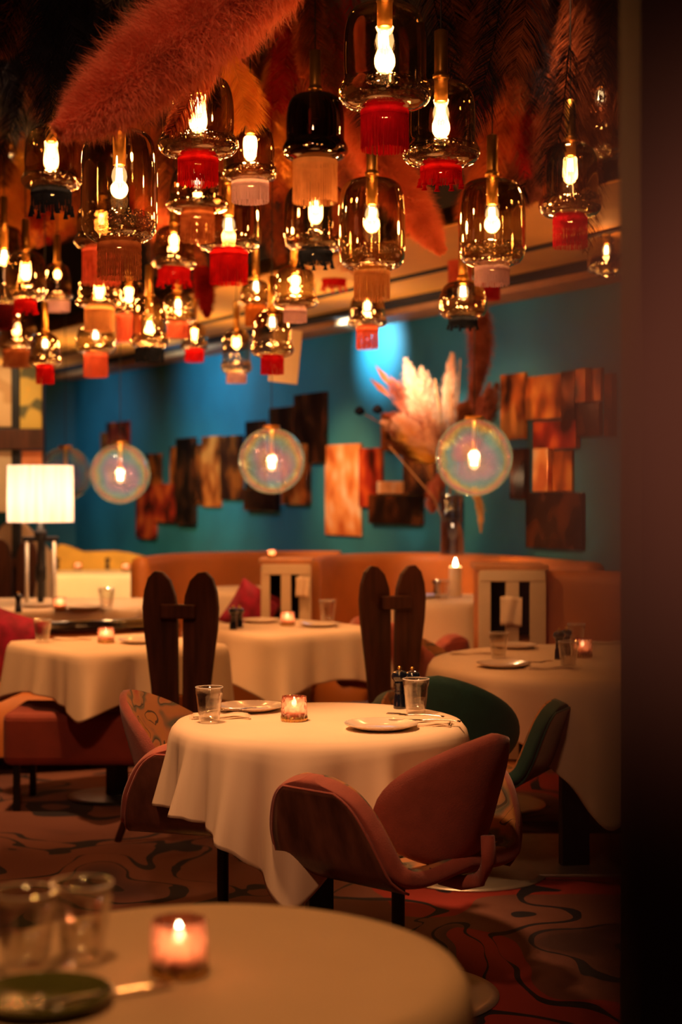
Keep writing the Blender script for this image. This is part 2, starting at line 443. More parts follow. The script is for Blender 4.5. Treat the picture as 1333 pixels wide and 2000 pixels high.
def feather(path, width, n, mat, name='feather', parent=None, droop=0.4, w=0.0011, face=None, hang=False):
    """one feather: a shaft with barbs on both sides"""
    path = [Vector(p) for p in path]; org = path[0]; lp = [p - org for p in path]
    t = RNG.random(n); C = curve_pts(lp, t); T = curve_pts(lp, np.clip(t + 0.02, 0, 1)) - curve_pts(lp, np.clip(t - 0.02, 0, 1))
    T /= np.linalg.norm(T, axis=1, keepdims=True) + 1e-9
    nrm = np.array(face if face is not None else (random.uniform(-.5, .5), -1, random.uniform(-.2, .2)))
    S = np.cross(T, nrm); S /= np.linalg.norm(S, axis=1, keepdims=True) + 1e-9
    sgn = np.where(RNG.random(n) > 0.5, 1.0, -1.0)[:, None]
    R = width * np.clip(np.sin(np.clip(t * 0.93 + 0.07, 0, 1) * PI) ** 0.5, 0.2, 1) * (0.75 + 0.35 * RNG.random(n))
    R = R[:, None]; side = S * sgn; z = RNG.normal(size=(n, 3)) * 0.1
    P1 = C + side * R * 0.5 + T * R * 0.35
    P2 = C + side * R * 0.95 + T * R * 0.9 + z * R + np.array([0, 0, -1]) * R * droop
    V, Fs = strands(C, P1, P2, w)
    m = MB(); cp = curve_pts(lp, np.linspace(0, 1, 14)); m.tube([tuple(c) for c in cp], [0.0035 * (1 - 0.8 * i / 13) for i in range(14)], 5)
    if hang: m.tube([(0, 0, 0), (0, 0, max(0.01, 3.77 - org.z))], 0.0008, 4)
    off = len(V); V = np.vstack([V, np.array(m.v)]); Fs = Fs + [tuple(i + off for i in f) for f in m.f]
    return mesh_np(name, V, Fs, mat, parent, org if parent is None else None)

# ================================================================== THE ROOM
f = MB(); f.box((0, 9, -0.02), (14, 24, 0.04)); struct(f.build('floor', M_carpet))
# long teal wall
c = (WA + WB) / 2 - WN * 0.06; lw_ = (WB - WA).length + 1.6
ang = math.atan2(WU.y, WU.x)
f = MB(); f.box((c.x, c.y, 1.375), (lw_, 0.12, 2.75), ang); struct(f.build('wall_right', M_teal))
f = MB(); f.box((-5.4, 18.3, 1.45), (5.0, 0.12, 2.9)); struct(f.build('wall_back', M_teal))
f = MB(); f.box((-5.2, 9, 1.9), (0.12, 20, 3.8)); struct(f.build('wall_left', simple('amber_wall', (0.4, 0.17, 0.07), 0.7)))
# low ceiling along the wall, with two dark grooves; the high dark ceiling holds the feathers
def wall_strip(name, mat, o0, o1, z0, z1, ext=2.0):
    a = WA - WU * ext; b = WB + WU * ext
    m = MB(); pts = []
    for o in (o0, o1):
        for q in (a, b):
            p = q + WN * o
            pts += [(p.x, p.y, z0), (p.x, p.y, z1)]
    m.add(pts, [(0, 2, 3, 1), (4, 5, 7, 6), (0, 4, 6, 2), (1, 3, 7, 5), (0, 1, 5, 4), (2, 6, 7, 3)])
    return struct(m.build(name, mat))
wall_strip('trim_1', M_trim, 0.0, 0.3, 2.75, 2.83)
wall_strip('trim_2', M_navy, 0.3, 0.42, 2.79, 2.83)
wall_strip('ceiling', M_ceil, -0.3, 1.75, 2.83, 2.93, 4)
wall_strip('trim_3', M_navy, 0.95, 1.0, 2.815, 2.83)
wall_strip('trim_4', M_navy, 1.66, 1.75, 2.84, 3.75, 4)
f = MB(); f.box((0, 9, 3.8), (14, 24, 0.06)); struct(f.build('ceiling', M_navy))

# cool spots: the first two give the wall's bright pools, the rest are added
for (px, py, off, pw, sz) in ((742, 672, 0.5, 85, 88), (430, 785, 1.2, 70, 105), (215, 900, 1.6, 45, 100), (560, 960, 1.9, 38, 110), (900, 900, 1.7, 15, 110), (1080, 960, 1.6, 6, 110)):
    q = PW(px, py); s = q + WN * off; s.z = 2.72
    spot('wall_washer', s, (q.x, q.y, q.z), pw, (0.55, 0.88, 1.0) if px == 742 else COOL, sz, 1.0, 0.02)
q = PW(1010, 900); spot('panel_fill_spot', (q + WN * 1.6).xy.to_3d() + Vector((0, 0, 2.7)), (q.x, q.y, 1.5), 190, WARM, 60, 1.0, 0.1)  # added warm fill on the painted mirrors, no fitting built
q = PW(680, 950); spot('panel_fill_spot', (q + WN * 1.3).xy.to_3d() + Vector((0, 0, 2.7)), (q.x, q.y, 1.4), 240, WARM, 50, 1.0, 0.1)
spot('added_fill_spot', (-1.9, 9.9, 3.6), (-1.9, 10.1, 0.8), 260, (1.0, 0.48, 0.2), 50, 1.0, 0.1)  # added to brighten the cloth of the far table
for (px_, off_) in ((200, 1.3), (420, 1.2), (640, 1.2), (900, 1.1)):  # added uplights without fixtures, to warm the low ceiling
    q = PW(px_, 900); s_ = q + WN * off_; s_.z = 2.1
    spot('ceiling_fill_spot', s_, (s_.x, s_.y, 2.83), 42, (1.0, 0.55, 0.16), 150, 1.0, 0.04)
spot('added_fill_spot', (-2.6, 12.2, 2.7), (-2.1, 14.6, 0.8), 600, (1.0, 0.6, 0.22), 70, 1.0, 0.1)  # this and the next two are added spots on far bench and booths
spot('added_fill_spot', (0.4, 8.6, 3.5), (0.5, 10.6, 1.0), 420, (1.0, 0.45, 0.15), 60, 1.0, 0.1)
spot('added_fill_spot', (-1.2, 9.2, 3.5), (-0.7, 11.6, 1.0), 260, (1.0, 0.45, 0.15), 60, 1.0, 0.1)

# ================================================================== WALL MIRRORS WITH PAINTED REFLECTIONS
def painted_mirror_mat(name, lo, mid, hi, sc=(1.3, 1.3, 1.0), t=(0.35, 0.52, 0.66)):  # room reflections are painted into the base colour as blotches
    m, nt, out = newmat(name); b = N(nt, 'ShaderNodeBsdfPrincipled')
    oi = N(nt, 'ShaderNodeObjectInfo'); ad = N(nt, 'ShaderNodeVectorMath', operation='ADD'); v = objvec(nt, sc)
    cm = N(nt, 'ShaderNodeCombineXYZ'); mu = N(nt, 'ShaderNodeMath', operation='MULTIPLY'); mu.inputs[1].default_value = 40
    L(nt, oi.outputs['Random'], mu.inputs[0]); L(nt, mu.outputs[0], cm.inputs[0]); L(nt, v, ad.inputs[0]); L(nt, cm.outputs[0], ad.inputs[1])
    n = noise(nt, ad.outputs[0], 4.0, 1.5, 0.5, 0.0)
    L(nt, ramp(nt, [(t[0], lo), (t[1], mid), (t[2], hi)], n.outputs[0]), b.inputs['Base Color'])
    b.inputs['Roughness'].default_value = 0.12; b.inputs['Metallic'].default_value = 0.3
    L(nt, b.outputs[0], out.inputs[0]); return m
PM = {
 'dark': painted_mirror_mat('dark_painted_reflection', (0.008, 0.006, 0.006), (0.035, 0.015, 0.008), (0.12, 0.035, 0.012)),
 'brown': painted_mirror_mat('brown_painted_reflection', (0.02, 0.01, 0.008), (0.12, 0.035, 0.012), (0.45, 0.12, 0.02)),
 'orange': painted_mirror_mat('orange_painted_reflection', (0.05, 0.015, 0.006), (0.55, 0.14, 0.025), (0.95, 0.36, 0.07)),
 'red': painted_mirror_mat('red_painted_reflection', (0.05, 0.01, 0.006), (0.42, 0.04, 0.02), (0.8, 0.15, 0.03)),
 'bright': painted_mirror_mat('bright_painted_reflection', (0.6, 0.16, 0.04), (0.95, 0.42, 0.14), (1.0, 0.8, 0.55)),
}
MIRR = [
 (197,845,210,885,'orange','narrow amber strip mirror at the cluster\'s outer end beside the teal corner'),
 (209,824,252,875,'red','rust red square mirror above the smallest iridescent globe'),
 (283,886,313,958,'brown','bronze mirror just beside the smallest iridescent globe'),
 (334,872,352,956,'orange','slim amber mirror overlapped by the tall dark green-black one'),
 (346,855,379,1026,'dark','tall nearly black mirror crossing the amber ones'),
 (379,868,396,986,'brown','narrow brown mirror wedged behind the tall black mirror'),
 (395,852,431,990,'orange','amber mirror with painted light spots, mid cluster'),
 (431,851,472,975,'brown','brown mirror with painted bokeh spots ahead of the middle globe'),
 (267,948,302,1052,'red','low hanging red and black mirror at the cluster\'s lowest corner'),
 (303,945,346,1020,'red','wide red orange mirror under the bronze one'),
 (480,822,520,995,'dark','black mirror hidden behind the middle iridescent globe'),
 (527,795,575,900,'dark','black mirror above the middle iridescent globe'),
 (576,768,636,905,'dark','tallest black brown mirror standing higher than its neighbours'),
 (552,868,602,985,'orange','bright amber mirror seen through the middle globe'),
 (479,955,541,998,'dark','short black mirror under the middle globe'),
 (636,868,706,1046,'bright','brightest peach mirror with a painted white reflection'),
 (703,875,746,990,'red','dark red mirror with painted reflection blotches'),
 (722,966,824,1024,'dark','wide dark mirror low beside the brightest peach mirror'),
 (740,940,786,964,'bright','thin cream strip mirror on top of the wide dark one'),
 (748,805,792,880,'orange','amber mirror half covered by the dried bouquet'),
 (788,888,852,972,'brown','brown orange mirror below the dried bouquet'),
 (980,730,1028,858,'orange','amber mirror behind the brown side of the bouquet'),
 (1030,733,1102,818,'orange','amber mirror with dark slanted strokes'),
 (1102,725,1128,820,'brown','upright brown mirror beside the slanted strokes'),
 (1130,720,1150,786,'orange','short upright amber strip mirror, first of two'),
 (1160,720,1179,784,'orange','short upright amber strip mirror nearest the drape'),
 (1130,787,1176,852,'dark','dark mirror square under the two amber strips'),
 (1045,822,1130,876,'red','red orange mirror with a painted warm reflection'),
 (1000,876,1029,975,'brown','brown orange mirror beside the largest globe'),
 (1046,876,1076,960,'bright','pale yellow white mirror strip beside orange one'),
 (1077,880,1121,960,'orange','bright orange mirror between pale strip and teal wall'),
 (1030,962,1141,1072,'dark','large dark brown mirror touching the booth top'),
 (1186,730,1202,852,'brown','faint grey brown mirror strip fading behind the drape'),
]
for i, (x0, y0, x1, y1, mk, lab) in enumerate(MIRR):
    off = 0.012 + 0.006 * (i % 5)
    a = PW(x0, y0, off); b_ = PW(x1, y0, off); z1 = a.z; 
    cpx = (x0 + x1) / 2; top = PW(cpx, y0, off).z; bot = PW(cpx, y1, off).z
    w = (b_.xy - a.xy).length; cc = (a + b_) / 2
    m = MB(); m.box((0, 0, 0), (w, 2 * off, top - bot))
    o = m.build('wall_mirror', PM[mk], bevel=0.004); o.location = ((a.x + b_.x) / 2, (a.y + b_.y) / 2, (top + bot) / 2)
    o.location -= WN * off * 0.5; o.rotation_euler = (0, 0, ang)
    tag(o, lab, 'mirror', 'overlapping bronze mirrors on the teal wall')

# ================================================================== SMOKED GLASS PENDANTS
FR = {
 'red': ((0.8, 0.015, 0.02), (0.4, 0.006, 0.012)), 'crimson': ((0.75, 0.012, 0.03), (0.4, 0.006, 0.015)),
 'brown': ((0.55, 0.2, 0.08), (0.25, 0.07, 0.03)), 'lilac': ((0.9, 0.68, 0.85), (0.7, 0.5, 0.64)),
 'navy': ((0.03, 0.04, 0.075), (0.012, 0.016, 0.03)), 'peach': ((0.9, 0.5, 0.22), (0.65, 0.33, 0.13)),
 'salmon': ((0.9, 0.22, 0.14), (0.65, 0.13, 0.08)), 'rust': ((0.6, 0.2, 0.04), (0.35, 0.1, 0.02)),
 'wine': ((0.14, 0.01, 0.012), (0.05, 0.004, 0.006)),
}
FM = {k: strand_mat('fringe_' + k, *v, trans=0.5) for k, v in FR.items()}

def make_fringe(root, r, h, style, mat, band_mat=None):
    m = MB()
    m.lathe([(r * 0.97, 0.012), (r * 1.02, 0.0), (r * 1.03, -0.02 if style != 'navy' else -0.03), (r * 0.99, -0.022)], 40)
    n = int(200 if style != 'bead' else 150)
    a = np.linspace(0, 2 * PI, n, endpoint=False)
    V0 = []; Fs = []
    hh = h if style != 'tassel' else h * 0.55
    for layer in range(2):
        rr = r * (1.02 - 0.03 * layer)
        for i in range(n):
            aa = a[i] + layer * PI / n
            L0 = hh * (1 + (random.uniform(-.03, .03) if style in ('bead', 'cut') else random.uniform(-.1, .05)))
            wv = PI * r / n * (0.8 if style != 'bead' else 0.62)
            sw = random.uniform(-1, 1) * (0.004 if style != 'feathery' else 0.012); fl = 1 + random.uniform(-.03, .03)
            k = 9 if style == 'bead' else 3
            base = len(m.v)
            for j in range(k + 1):
                tt = j / k; ra = rr * (1 + (fl - 1) * tt) + (0.0018 if (style == 'bead' and j % 2) else 0)
                an = aa + sw / r * tt; ww = wv * (1.0 if not (style == 'bead' and j % 2 == 0) else 0.55)
                cx, cy_ = ra * math.cos(an), ra * math.sin(an); tx, ty = -math.sin(an), math.cos(an)
                z = -0.01 - L0 * tt
                m.v.append((cx - tx * ww, cy_ - ty * ww, z)); m.v.append((cx + tx * ww, cy_ + ty * ww, z))
            for j in range(k): m.f.append((base + 2 * j, base + 2 * j + 1, base + 2 * j + 3, base + 2 * j + 2))
    o = m.build('fringe', mat, root, smooth=False)
    if style == 'tassel':
        t0 = MB(); t0.lathe([(0.0005, 0), (0.004, -0.004), (0.003, -0.010), (0.0065, -0.016), (0.005, -0.02), (0.0105, -h * 0.42), (0.0, -h * 0.42)], 10, rfun=lambda a, z: 1 + 0.12 * math.sin(5 * a))
        proto = None
        for k in range(9):
            an = 2 * PI * k / 9 + 0.3
            if proto is None: tt = t0.build('tassel', mat, o, smooth=True); proto = tt
            else: tt = proto.copy(); col.objects.link(tt); tt.parent = o
            tt.location = (r * 1.05 * math.cos(an), r * 1.05 * math.sin(an), -h * 0.52)
    return o

BULB = MB().lathe([(0.013, 0.0), (0.016, -0.006), (0.024, -0.022), (0.027, -0.04), (0.022, -0.062), (0.012, -0.074), (0.0, -0.078)], 20)
FIL = MB()
for k in range(4):
    a = PI / 2 * k; FIL.tube([(0.007 * math.cos(a), 0.007 * math.sin(a), -0.012), (0.010 * math.cos(a), 0.010 * math.sin(a), -0.058)], 0.0028, 6)
bulb_me = None; fil_me = None
def add_bulb(root, z, sc=1.0, power=4.0, color=WARM):
    global bulb_me, fil_me
    if bulb_me is None:
        b = BULB.build('bulb', G_bulb, root, smooth=True); bulb_me = b.data
        fl = FIL.build('filament', E_fil, b, smooth=True); fil_me = fl.data
    else:
        b = bpy.data.objects.new('bulb', bulb_me); col.objects.link(b); b.parent = root
        fl = bpy.data.objects.new('filament', fil_me); col.objects.link(fl); fl.parent = b
    b.location = (0, 0, z); b.scale = (sc,) * 3
    pointlight('bulb_light', (0, 0, z - 0.04 * sc), power, color, 0.03 * sc, root)
    return b

PEND_POS = []
def pendant(cx, top, bot, w, shape, fcol, fstyle, fw, fbot, label, W=0.26, bulb_y=None, dark=False, lit=True, power=3.2):
    d = F * W / w; R = W / 2
    pt = P(cx, top, d); pb = P(cx, bot, d); H = pt.z - pb.z
    sc = d / F
    root = thing('pendant_lamp', label, 'pendant lamp', (pt.x, pt.y, pt.z), 0, 'smoked glass pendants with fringes')
    rn = max(fw * sc / 2 * 0.97, 0.02)      # neck under the jar
    if shape == 'bulge':
        prof = [(0.022, 0.004), (0.03, 0), (R * .45, -.006), (R * .68, -.018), (R * .8, -.04), (R * .87, -.085), (R * .88, -H * .45), (R * .875, -H * .66),
                (R * .865, -H * .71), (R * .95, -H * .765), (R, -H * .83), (R * .985, -H * .885), (R * .9, -H * .945), (R * .74, -H * .985), (rn, -H), (rn * .98, -H - .012)]
    else:
        prof = [(0.022, 0.004), (0.03, 0), (R * .45, -.006), (R * .72, -.016), (R * .9, -.04), (R * .97, -.085), (R, -H * .4), (R, -H * .78),
                (R * .985, -H * .85), (R * .93, -H * .92), (R * .8, -H * .97), (rn, -H), (rn * .98, -H - .012)]
    g = MB().lathe(prof, 56).build('glass_shade', G_dark if dark else G_smoke, root, smooth=True)
    g.modifiers.new('s', 'SUBSURF').render_levels = 1
    MB().lathe([(R * .80, -H * .74), (R * .93, -H * .79), (R * .955, -H * .84), (R * .93, -H * .9), (R * .84, -H * .955), (R * .66, -H * .985), (rn * 1.05, -H * .99)], 56).build('thick_glass_bottom', G_ring, root, smooth=True)
    # inner mirrored floor dish of the jar
    MB().lathe([(rn * .97, -H - .002), (rn * .5, -H + .006), (0.012, -H + .012), (0.0, -H + .012)], 40).build('glass_floor', G_floor, root, smooth=True)
    by = bulb_y if bulb_y is not None else top + (bot - top) * 0.45
    zb = P(cx, by, d).z - pt.z + 0.04          # bulb top
    s = min(1.0, W / 0.26 + 0.1)
    rt = 0.021 * s + 0.001
    st = MB(); st.lathe([(rt, zb + 0.006), (rt * 1.0, zb), (rt * .9, zb - .001), (0.0, zb - .001)], 24)
    ztop = 3.77 - pt.z if pt.y < 99 else 3
    st = MB(); st.lathe([(0.0, zb - .001), (rt * .95, zb - .001), (rt, zb + .002), (rt, 0.02), (rt * 1.25, 0.018), (rt * 1.25, 0.004), (rt * 1.05, 0.002), (rt, 0.03), (rt, 0.16), (rt * .6, 0.165), (0.0, 0.165)], 24)
    st.build('brass_stem', M_brass, root, smooth=True)
    MB().tube([(0, 0, 0.16), (0, 0, max(0.2, 3.77 - pt.z))], 0.003, 6).build('cord', M_dark, root)
    if lit: add_bulb(root, zb, s, power)
    if fcol:
        hf = (fbot - bot) * sc
        o = make_fringe(root, fw * sc / 2, hf, fstyle, FM[fcol]); o.location = (0, 0, -H)
    PEND_POS.append((cx, (top + bot) / 2, d, label)); return root

PL = [
 (100,248,372,118,'bulge','navy','tassel',78,425,'smoked glass pendant with navy tassel trim beneath the pink plume\'s tip',.24,297),
 (233,250,474,150,'straight','brown','bead',84,537,'tall straight smoked glass pendant with brown beaded fringe',.26,345),
 (387,145,308,160,'bulge','red','loose',78,353,'wide smoked glass pendant crossed by an orange feather, bright red fringe',.26,208),
 (489,240,355,108,'bulge','lilac','cut',72,389,'small smoked glass pendant with pale lilac fringe beside the wide red-fringed one',.2,283),
 (386,322,415,125,'bulge','brown','bead',66,466,'smoked glass pendant with tan beaded fringe directly under the red-fringed one',.26,350),
 (447,365,492,130,'straight','red','cut',73,549,'smoked glass pendant with square scarlet fringe under the lilac-fringed one',.28,440),
 (616,180,314,130,'bulge','peach','cut',86,390,'almost black glass pendant with long cream peach fringe',.26,250),
 (752,5,214,185,'bulge','crimson','cut',93,285,'largest nearest glass pendant with deep crimson fringe at frame top',.27,80),
 (862,157,325,155,'bulge','red','tassel',80,368,'smoked glass pendant with scarlet tassels beside the largest pendant',.26,222),
 (617,357,490,128,'straight','navy','tassel',66,525,'smoked glass pendant with navy blue tassel trim under the black glass one',.28,405),
 (727,346,528,132,'straight','peach','loose',70,580,'straight glass pendant with apricot fringe in front of the orange plume',.26,420),
 (962,347,520,132,'straight','lilac','loose',68,551,'straight smoked glass pendant with lilac fringe and brass tube at the plume\'s tip',.26,420),
 (1115,278,425,125,'bulge','crimson','bead',66,478,'smoked glass pendant with crimson beaded fringe nearest the dark drape',.25,325),
 (1175,130,298,112,'bulge',None,None,60,0,'dim smoked glass pendant half hidden behind the drape, upper one',.24,190),
 (1205,296,412,112,'bulge',None,None,60,0,'dim smoked glass pendant hidden by the drape, below the upper one',.29,340),
 (1187,462,536,76,'straight',None,None,40,0,'small dim glass pendant by the drape above the teal wall',.2,492),
 (340,440,527,88,'bulge','red','tassel',62,562,'smoked glass pendant with scarlet tassels behind the tan beaded one',.22,470),
 (198,388,487,108,'bulge','salmon','feathery',74,550,'smoked glass pendant with shaggy salmon pink fringe behind the tall straight one',.25,430),
 (112,515,590,62,'bulge','lilac','cut',48,605,'small smoked glass pendant with pale lilac fringe above the red-fringed far ones',.18,540),
 (50,490,588,80,'straight','red','tassel',42,614,'smoked glass pendant with red tassels beside the small lilac one',.21,530),
 (8,440,598,76,'straight','wine','cut',52,640,'long glass pendant cut by the frame edge with dark wine fringe',.22,500),
 (194,535,602,96,'bulge','peach','cut',57,643,'smoked glass pendant with flat amber peach fringe',.25,575),
 (252,545,617,74,'bulge','salmon','loose',49,664,'smoked glass pendant with pale coral fringe beside the amber peach one',.2,575),
 (348,572,632,73,'bulge','salmon','cut',42,656,'smoked glass pendant with short coral red fringe under the scarlet tassels',.2,597),
 (292,580,682,76,'bulge','navy','cut',56,704,'smoked glass pendant with dark navy fringe between coral and red ones',.2,640),
 (187,632,692,78,'straight','salmon','cut',47,733,'far glass pendant with long coral fringe hanging below the amber peach one',.22,655),
 (380,630,684,56,'bulge','red','cut',37,704,'tiny far glass pendant with red orange fringe beneath the coral red one',.18,654),
 (88,650,716,66,'bulge','red','cut',35,746,'far glass pendant with bright red fringe above the yellow poster',.18,675),
 (32,610,684,76,'straight','brown','cut',52,714,'far glass pendant with plain brown fringe beside the bright red far one',.24,640),
 (462,642,730,62,'bulge','lilac','cut',39,745,'lone far glass pendant with dusty lilac fringe over the teal wall',.19,672),
 (532,606,698,86,'bulge','crimson','cut',45,727,'far glass pendant with deep red fringe in front of the white card',.21,632),
 (500,547,600,72,'bulge','rust','cut',42,632,'far glass pendant with burnt orange fringe beside the lilac one',.19,562),
 (577,518,603,92,'bulge','lilac','cut',45,625,'far smoked glass pendant with lilac fringe above the deep red one',.21,552),
 (653,500,543,62,'bulge','red','tassel',47,570,'small glass pendant with red tassels peeking under the navy tassel one',.2,520),
 (718,572,640,80,'bulge','salmon','feathery',43,678,'far glass pendant with crooked coral fringe over the bright wall spot',.2,600),
 (899,432,506,64,'bulge','salmon','loose',46,556,'narrow glass pendant with coral fringe beside the plume\'s lower tip',.19,464),
 (905,548,622,94,'straight','navy','tassel',56,645,'lowest glass pendant on that side with black tassel fringe',.22,572),
 (952,470,548,66,'bulge','red','cut',51,582,'glass pendant with red fringe tucked behind the lilac straight one',.2,500),
 (20,285,352,60,'bulge','wine','cut',74,418,'dim glass pendant at the frame edge with dark maroon fringe',.2,310),
 (470,385,470,60,'straight',None,None,30,0,'plain smoked glass pendant hidden behind the square scarlet fringe one',.2,420),
]
for p in PL:
    pendant(*p[:10], W=p[10], bulb_y=p[11], dark=(p[0] == 616), lit=(p[0] not in (616,)), power=12.0)

# ================================================================== IRIDESCENT GLOBES
def globe_mat():
    m, nt, out = newmat('iridescent_glass')
    tr = N(nt, 'ShaderNodeBsdfTransparent'); gl = N(nt, 'ShaderNodeBsdfGlossy'); gl.inputs['Roughness'].default_value = 0.04
    lw = N(nt, 'ShaderNodeLayerWeight'); lw.inputs[0].default_value = 0.5
    v = objvec(nt); n = noise(nt, v, 6.0, 2); ad = N(nt, 'ShaderNodeMath', operation='MULTIPLY_ADD'); ad.inputs[1].default_value = 0.6
    L(nt, n.outputs[0], ad.inputs[0]); L(nt, lw.outputs['Facing'], ad.inputs[2])
    c = ramp(nt, [(0.2, (1.0, 0.75, 0.5)), (0.4, (0.8, 0.5, 1.0)), (0.55, (0.3, 0.75, 1.0)), (0.7, (1.0, 0.9, 0.3)), (0.85, (1.0, 0.4, 0.6)), (1.0, (0.6, 0.9, 0.8))], ad.outputs[0])
    L(nt, c, gl.inputs[0]); tr.inputs[0].default_value = (0.93, 0.86, 0.8, 1)
    pw = N(nt, 'ShaderNodeMath', operation='POWER'); L(nt, lw.outputs['Facing'], pw.inputs[0]); pw.inputs[1].default_value = 2.6
    mr = N(nt, 'ShaderNodeMapRange'); mr.inputs['To Min'].default_value = 0.07; mr.inputs['To Max'].default_value = 0.9; L(nt, pw.outputs[0], mr.inputs['Value'])
    df = N(nt, 'ShaderNodeBsdfTranslucent'); df.inputs[0].default_value = (0.9, 0.6, 0.5, 1)
    m0 = N(nt, 'ShaderNodeMixShader'); m0.inputs[0].default_value = 0.08; L(nt, c, df.inputs[0]); L(nt, tr.outputs[0], m0.inputs[1]); L(nt, df.outputs[0], m0.inputs[2])
    mx = N(nt, 'ShaderNodeMixShader'); L(nt, mr.outputs[0], mx.inputs[0]); L(nt, m0.outputs[0], mx.inputs[1]); L(nt, gl.outputs[0], mx.inputs[2])
    L(nt, mx.outputs[0], out.inputs[0]); return m
G_iri = globe_mat()
def globe(px, py, dia, label, W=0.4, power=14):
    d = F * W / dia; p = P(px, py, d); R = W / 2
    root = thing('globe_pendant', label, 'pendant lamp', p, 0, 'iridescent glass globe pendants')
    prof = [(max(0.028, R * math.sin(a)) if a > 0.3 and a < 0.4 else R * math.sin(a), R * math.cos(a)) for a in [0.16 + (PI - 0.16) * i / 30 for i in range(31)]]
    MB().lathe(prof, 48).build('glass_globe', G_iri, root, smooth=True)
    MB().lathe([(0.0, R + 0.015), (0.05, R + 0.012), (0.052, R - 0.012), (0.014, R - 0.018), (0.013, 0.05), (0.017, 0.045), (0.017, 0.035), (0.0, 0.035)], 24).build('socket', M_brass, root, smooth=True)
    MB().tube([(0, 0, R), (0, 0, 2.84 - p.z)], 0.003, 6).build('cord', M_dark, root)
    b = add_bulb(root, 0.035, 1.0, power, (1.0, 0.6, 0.3)); b.scale = (1.15, 1.15, 1.3)
globe(927, 893, 152, 'largest iridescent glass globe pendant in front of the dried bouquet')
globe(531, 900, 130, 'middle iridescent glass globe pendant over the black mirrors')
globe(235, 925, 118, 'iridescent glass globe pendant hanging alone on the teal wall')
globe(128, 925, 84 + 20, 'iridescent glass globe pendant half hidden behind the lampshade', power=1.0)

# ================================================================== PLUMES AND FEATHERS OVERHEAD
S_pink = strand_mat('pink_pampas', (0.95, 0.34, 0.19), (0.72, 0.19, 0.1), 0.45)
S_orange = strand_mat('apricot_pampas', (0.95, 0.32, 0.15), (0.75, 0.2, 0.09), 0.45)
S_rust = strand_mat('rust_feather', (0.75, 0.2, 0.06), (0.4, 0.08, 0.025), 0.45)
S_gold = strand_mat('gold_feather', (0.95, 0.42, 0.06), (0.7, 0.25, 0.03), 0.45)
S_red = strand_mat('red_feather', (0.45, 0.02, 0.015), (0.2, 0.008, 0.008), 0.4)
S_brown = strand_mat('brown_feather', (0.22, 0.07, 0.035), (0.09, 0.028, 0.015), 0.4)
S_navy = strand_mat('midnight_feather', (0.012, 0.014, 0.026), (0.006, 0.006, 0.012), 0.3)
S_cream = strand_mat('cream_pampas', (0.95, 0.72, 0.55), (0.8, 0.5, 0.36), 0.5)
S_dusk = strand_mat('dusty_pink_feather', (0.6, 0.2, 0.13), (0.3, 0.09, 0.06), 0.45)

def pxpath(pts): return [P(*p) for p in pts]
G = 'pampas plumes among the pendants'
plume(pxpath([(560,-60,4.5),(440,15,4.4),(320,105,4.3),(215,190,4.2),(118,258,4.15)]), 0.16, 80000, S_pink, 'pampas_plume', w=.0006, fuzz=.9, lean=.3, label='huge dusty pink pampas plume sweeping over the navy-tasselled pendant', cat='pampas plume', group=G)
plume(pxpath([(690,225,6.9),(750,320,6.8),(810,410,6.7),(862,490,6.6)]), 0.125, 40000, S_orange, 'pampas_plume', w=.0008, label='apricot pampas plume hanging between the straight glass pendants', cat='pampas plume', group=G)
plume(pxpath([(470,-40,5.6),(480,40,5.6),(470,110,5.6)]), 0.09, 8000, S_pink, 'pampas_plume', label='short pink pampas plume behind the huge one', cat='pampas plume', group=G)
plume(pxpath([(950,170,7.2),(985,240,7.2),(1010,320,7.2)]), 0.14, 12000, S_dusk, 'pampas_plume', label='terracotta pampas plume beside the scarlet tassel pendant', cat='pampas plume', group=G)
plume(pxpath([(600,-30,6.6),(605,60,6.6),(590,150,6.6)]), 0.08, 7000, S_rust, 'pampas_plume', label='rust brown plume hanging over the almost black pendant', cat='pampas plume', group=G)
plume(pxpath([(700,210,7.6),(720,300,7.6),(740,400,7.6)]), 0.14, 10000, S_orange, 'pampas_plume', label='pale apricot plume behind the largest pendant\'s fringe', cat='pampas plume', group=G)
plume(pxpath([(930,590,9.4),(940,680,9.4),(925,790,9.4)]), 0.1, 8000, S_dusk, 'pampas_plume', label='brown pink plume dangling down to the largest globe', cat='pampas plume', group=G)
plume(pxpath([(40,-40,6.2),(25,40,6.2),(-10,110,6.2)]), 0.12, 7000, S_brown, 'pampas_plume', label='grey brown plume in the dark ceiling corner', cat='pampas plume', group=G)
plume(pxpath([(395,520,9.2),(400,570,9.2),(405,620,9.2)]), 0.08, 5000, S_red, 'pampas_plume', label='dark red flower plume beside the coral-fringed pendant', cat='pampas plume', group=G)
# the feather crossing the wide pendant
o = feather(pxpath([(430,95,4.7),(385,170,4.7),(330,262,4.7)]), 0.045, 900, S_rust, hang=True); tag(o, 'orange feather crossing the front of the wide red-fringed pendant', 'feather', 'feathers overhead')
o = feather(pxpath([(445,100,5.6),(470,170,5.6),(480,245,5.6)]), 0.09, 1200, S_gold, hang=True); tag(o, 'golden yellow feather between the wide pendant and the lilac-fringed one', 'feather', 'feathers overhead')
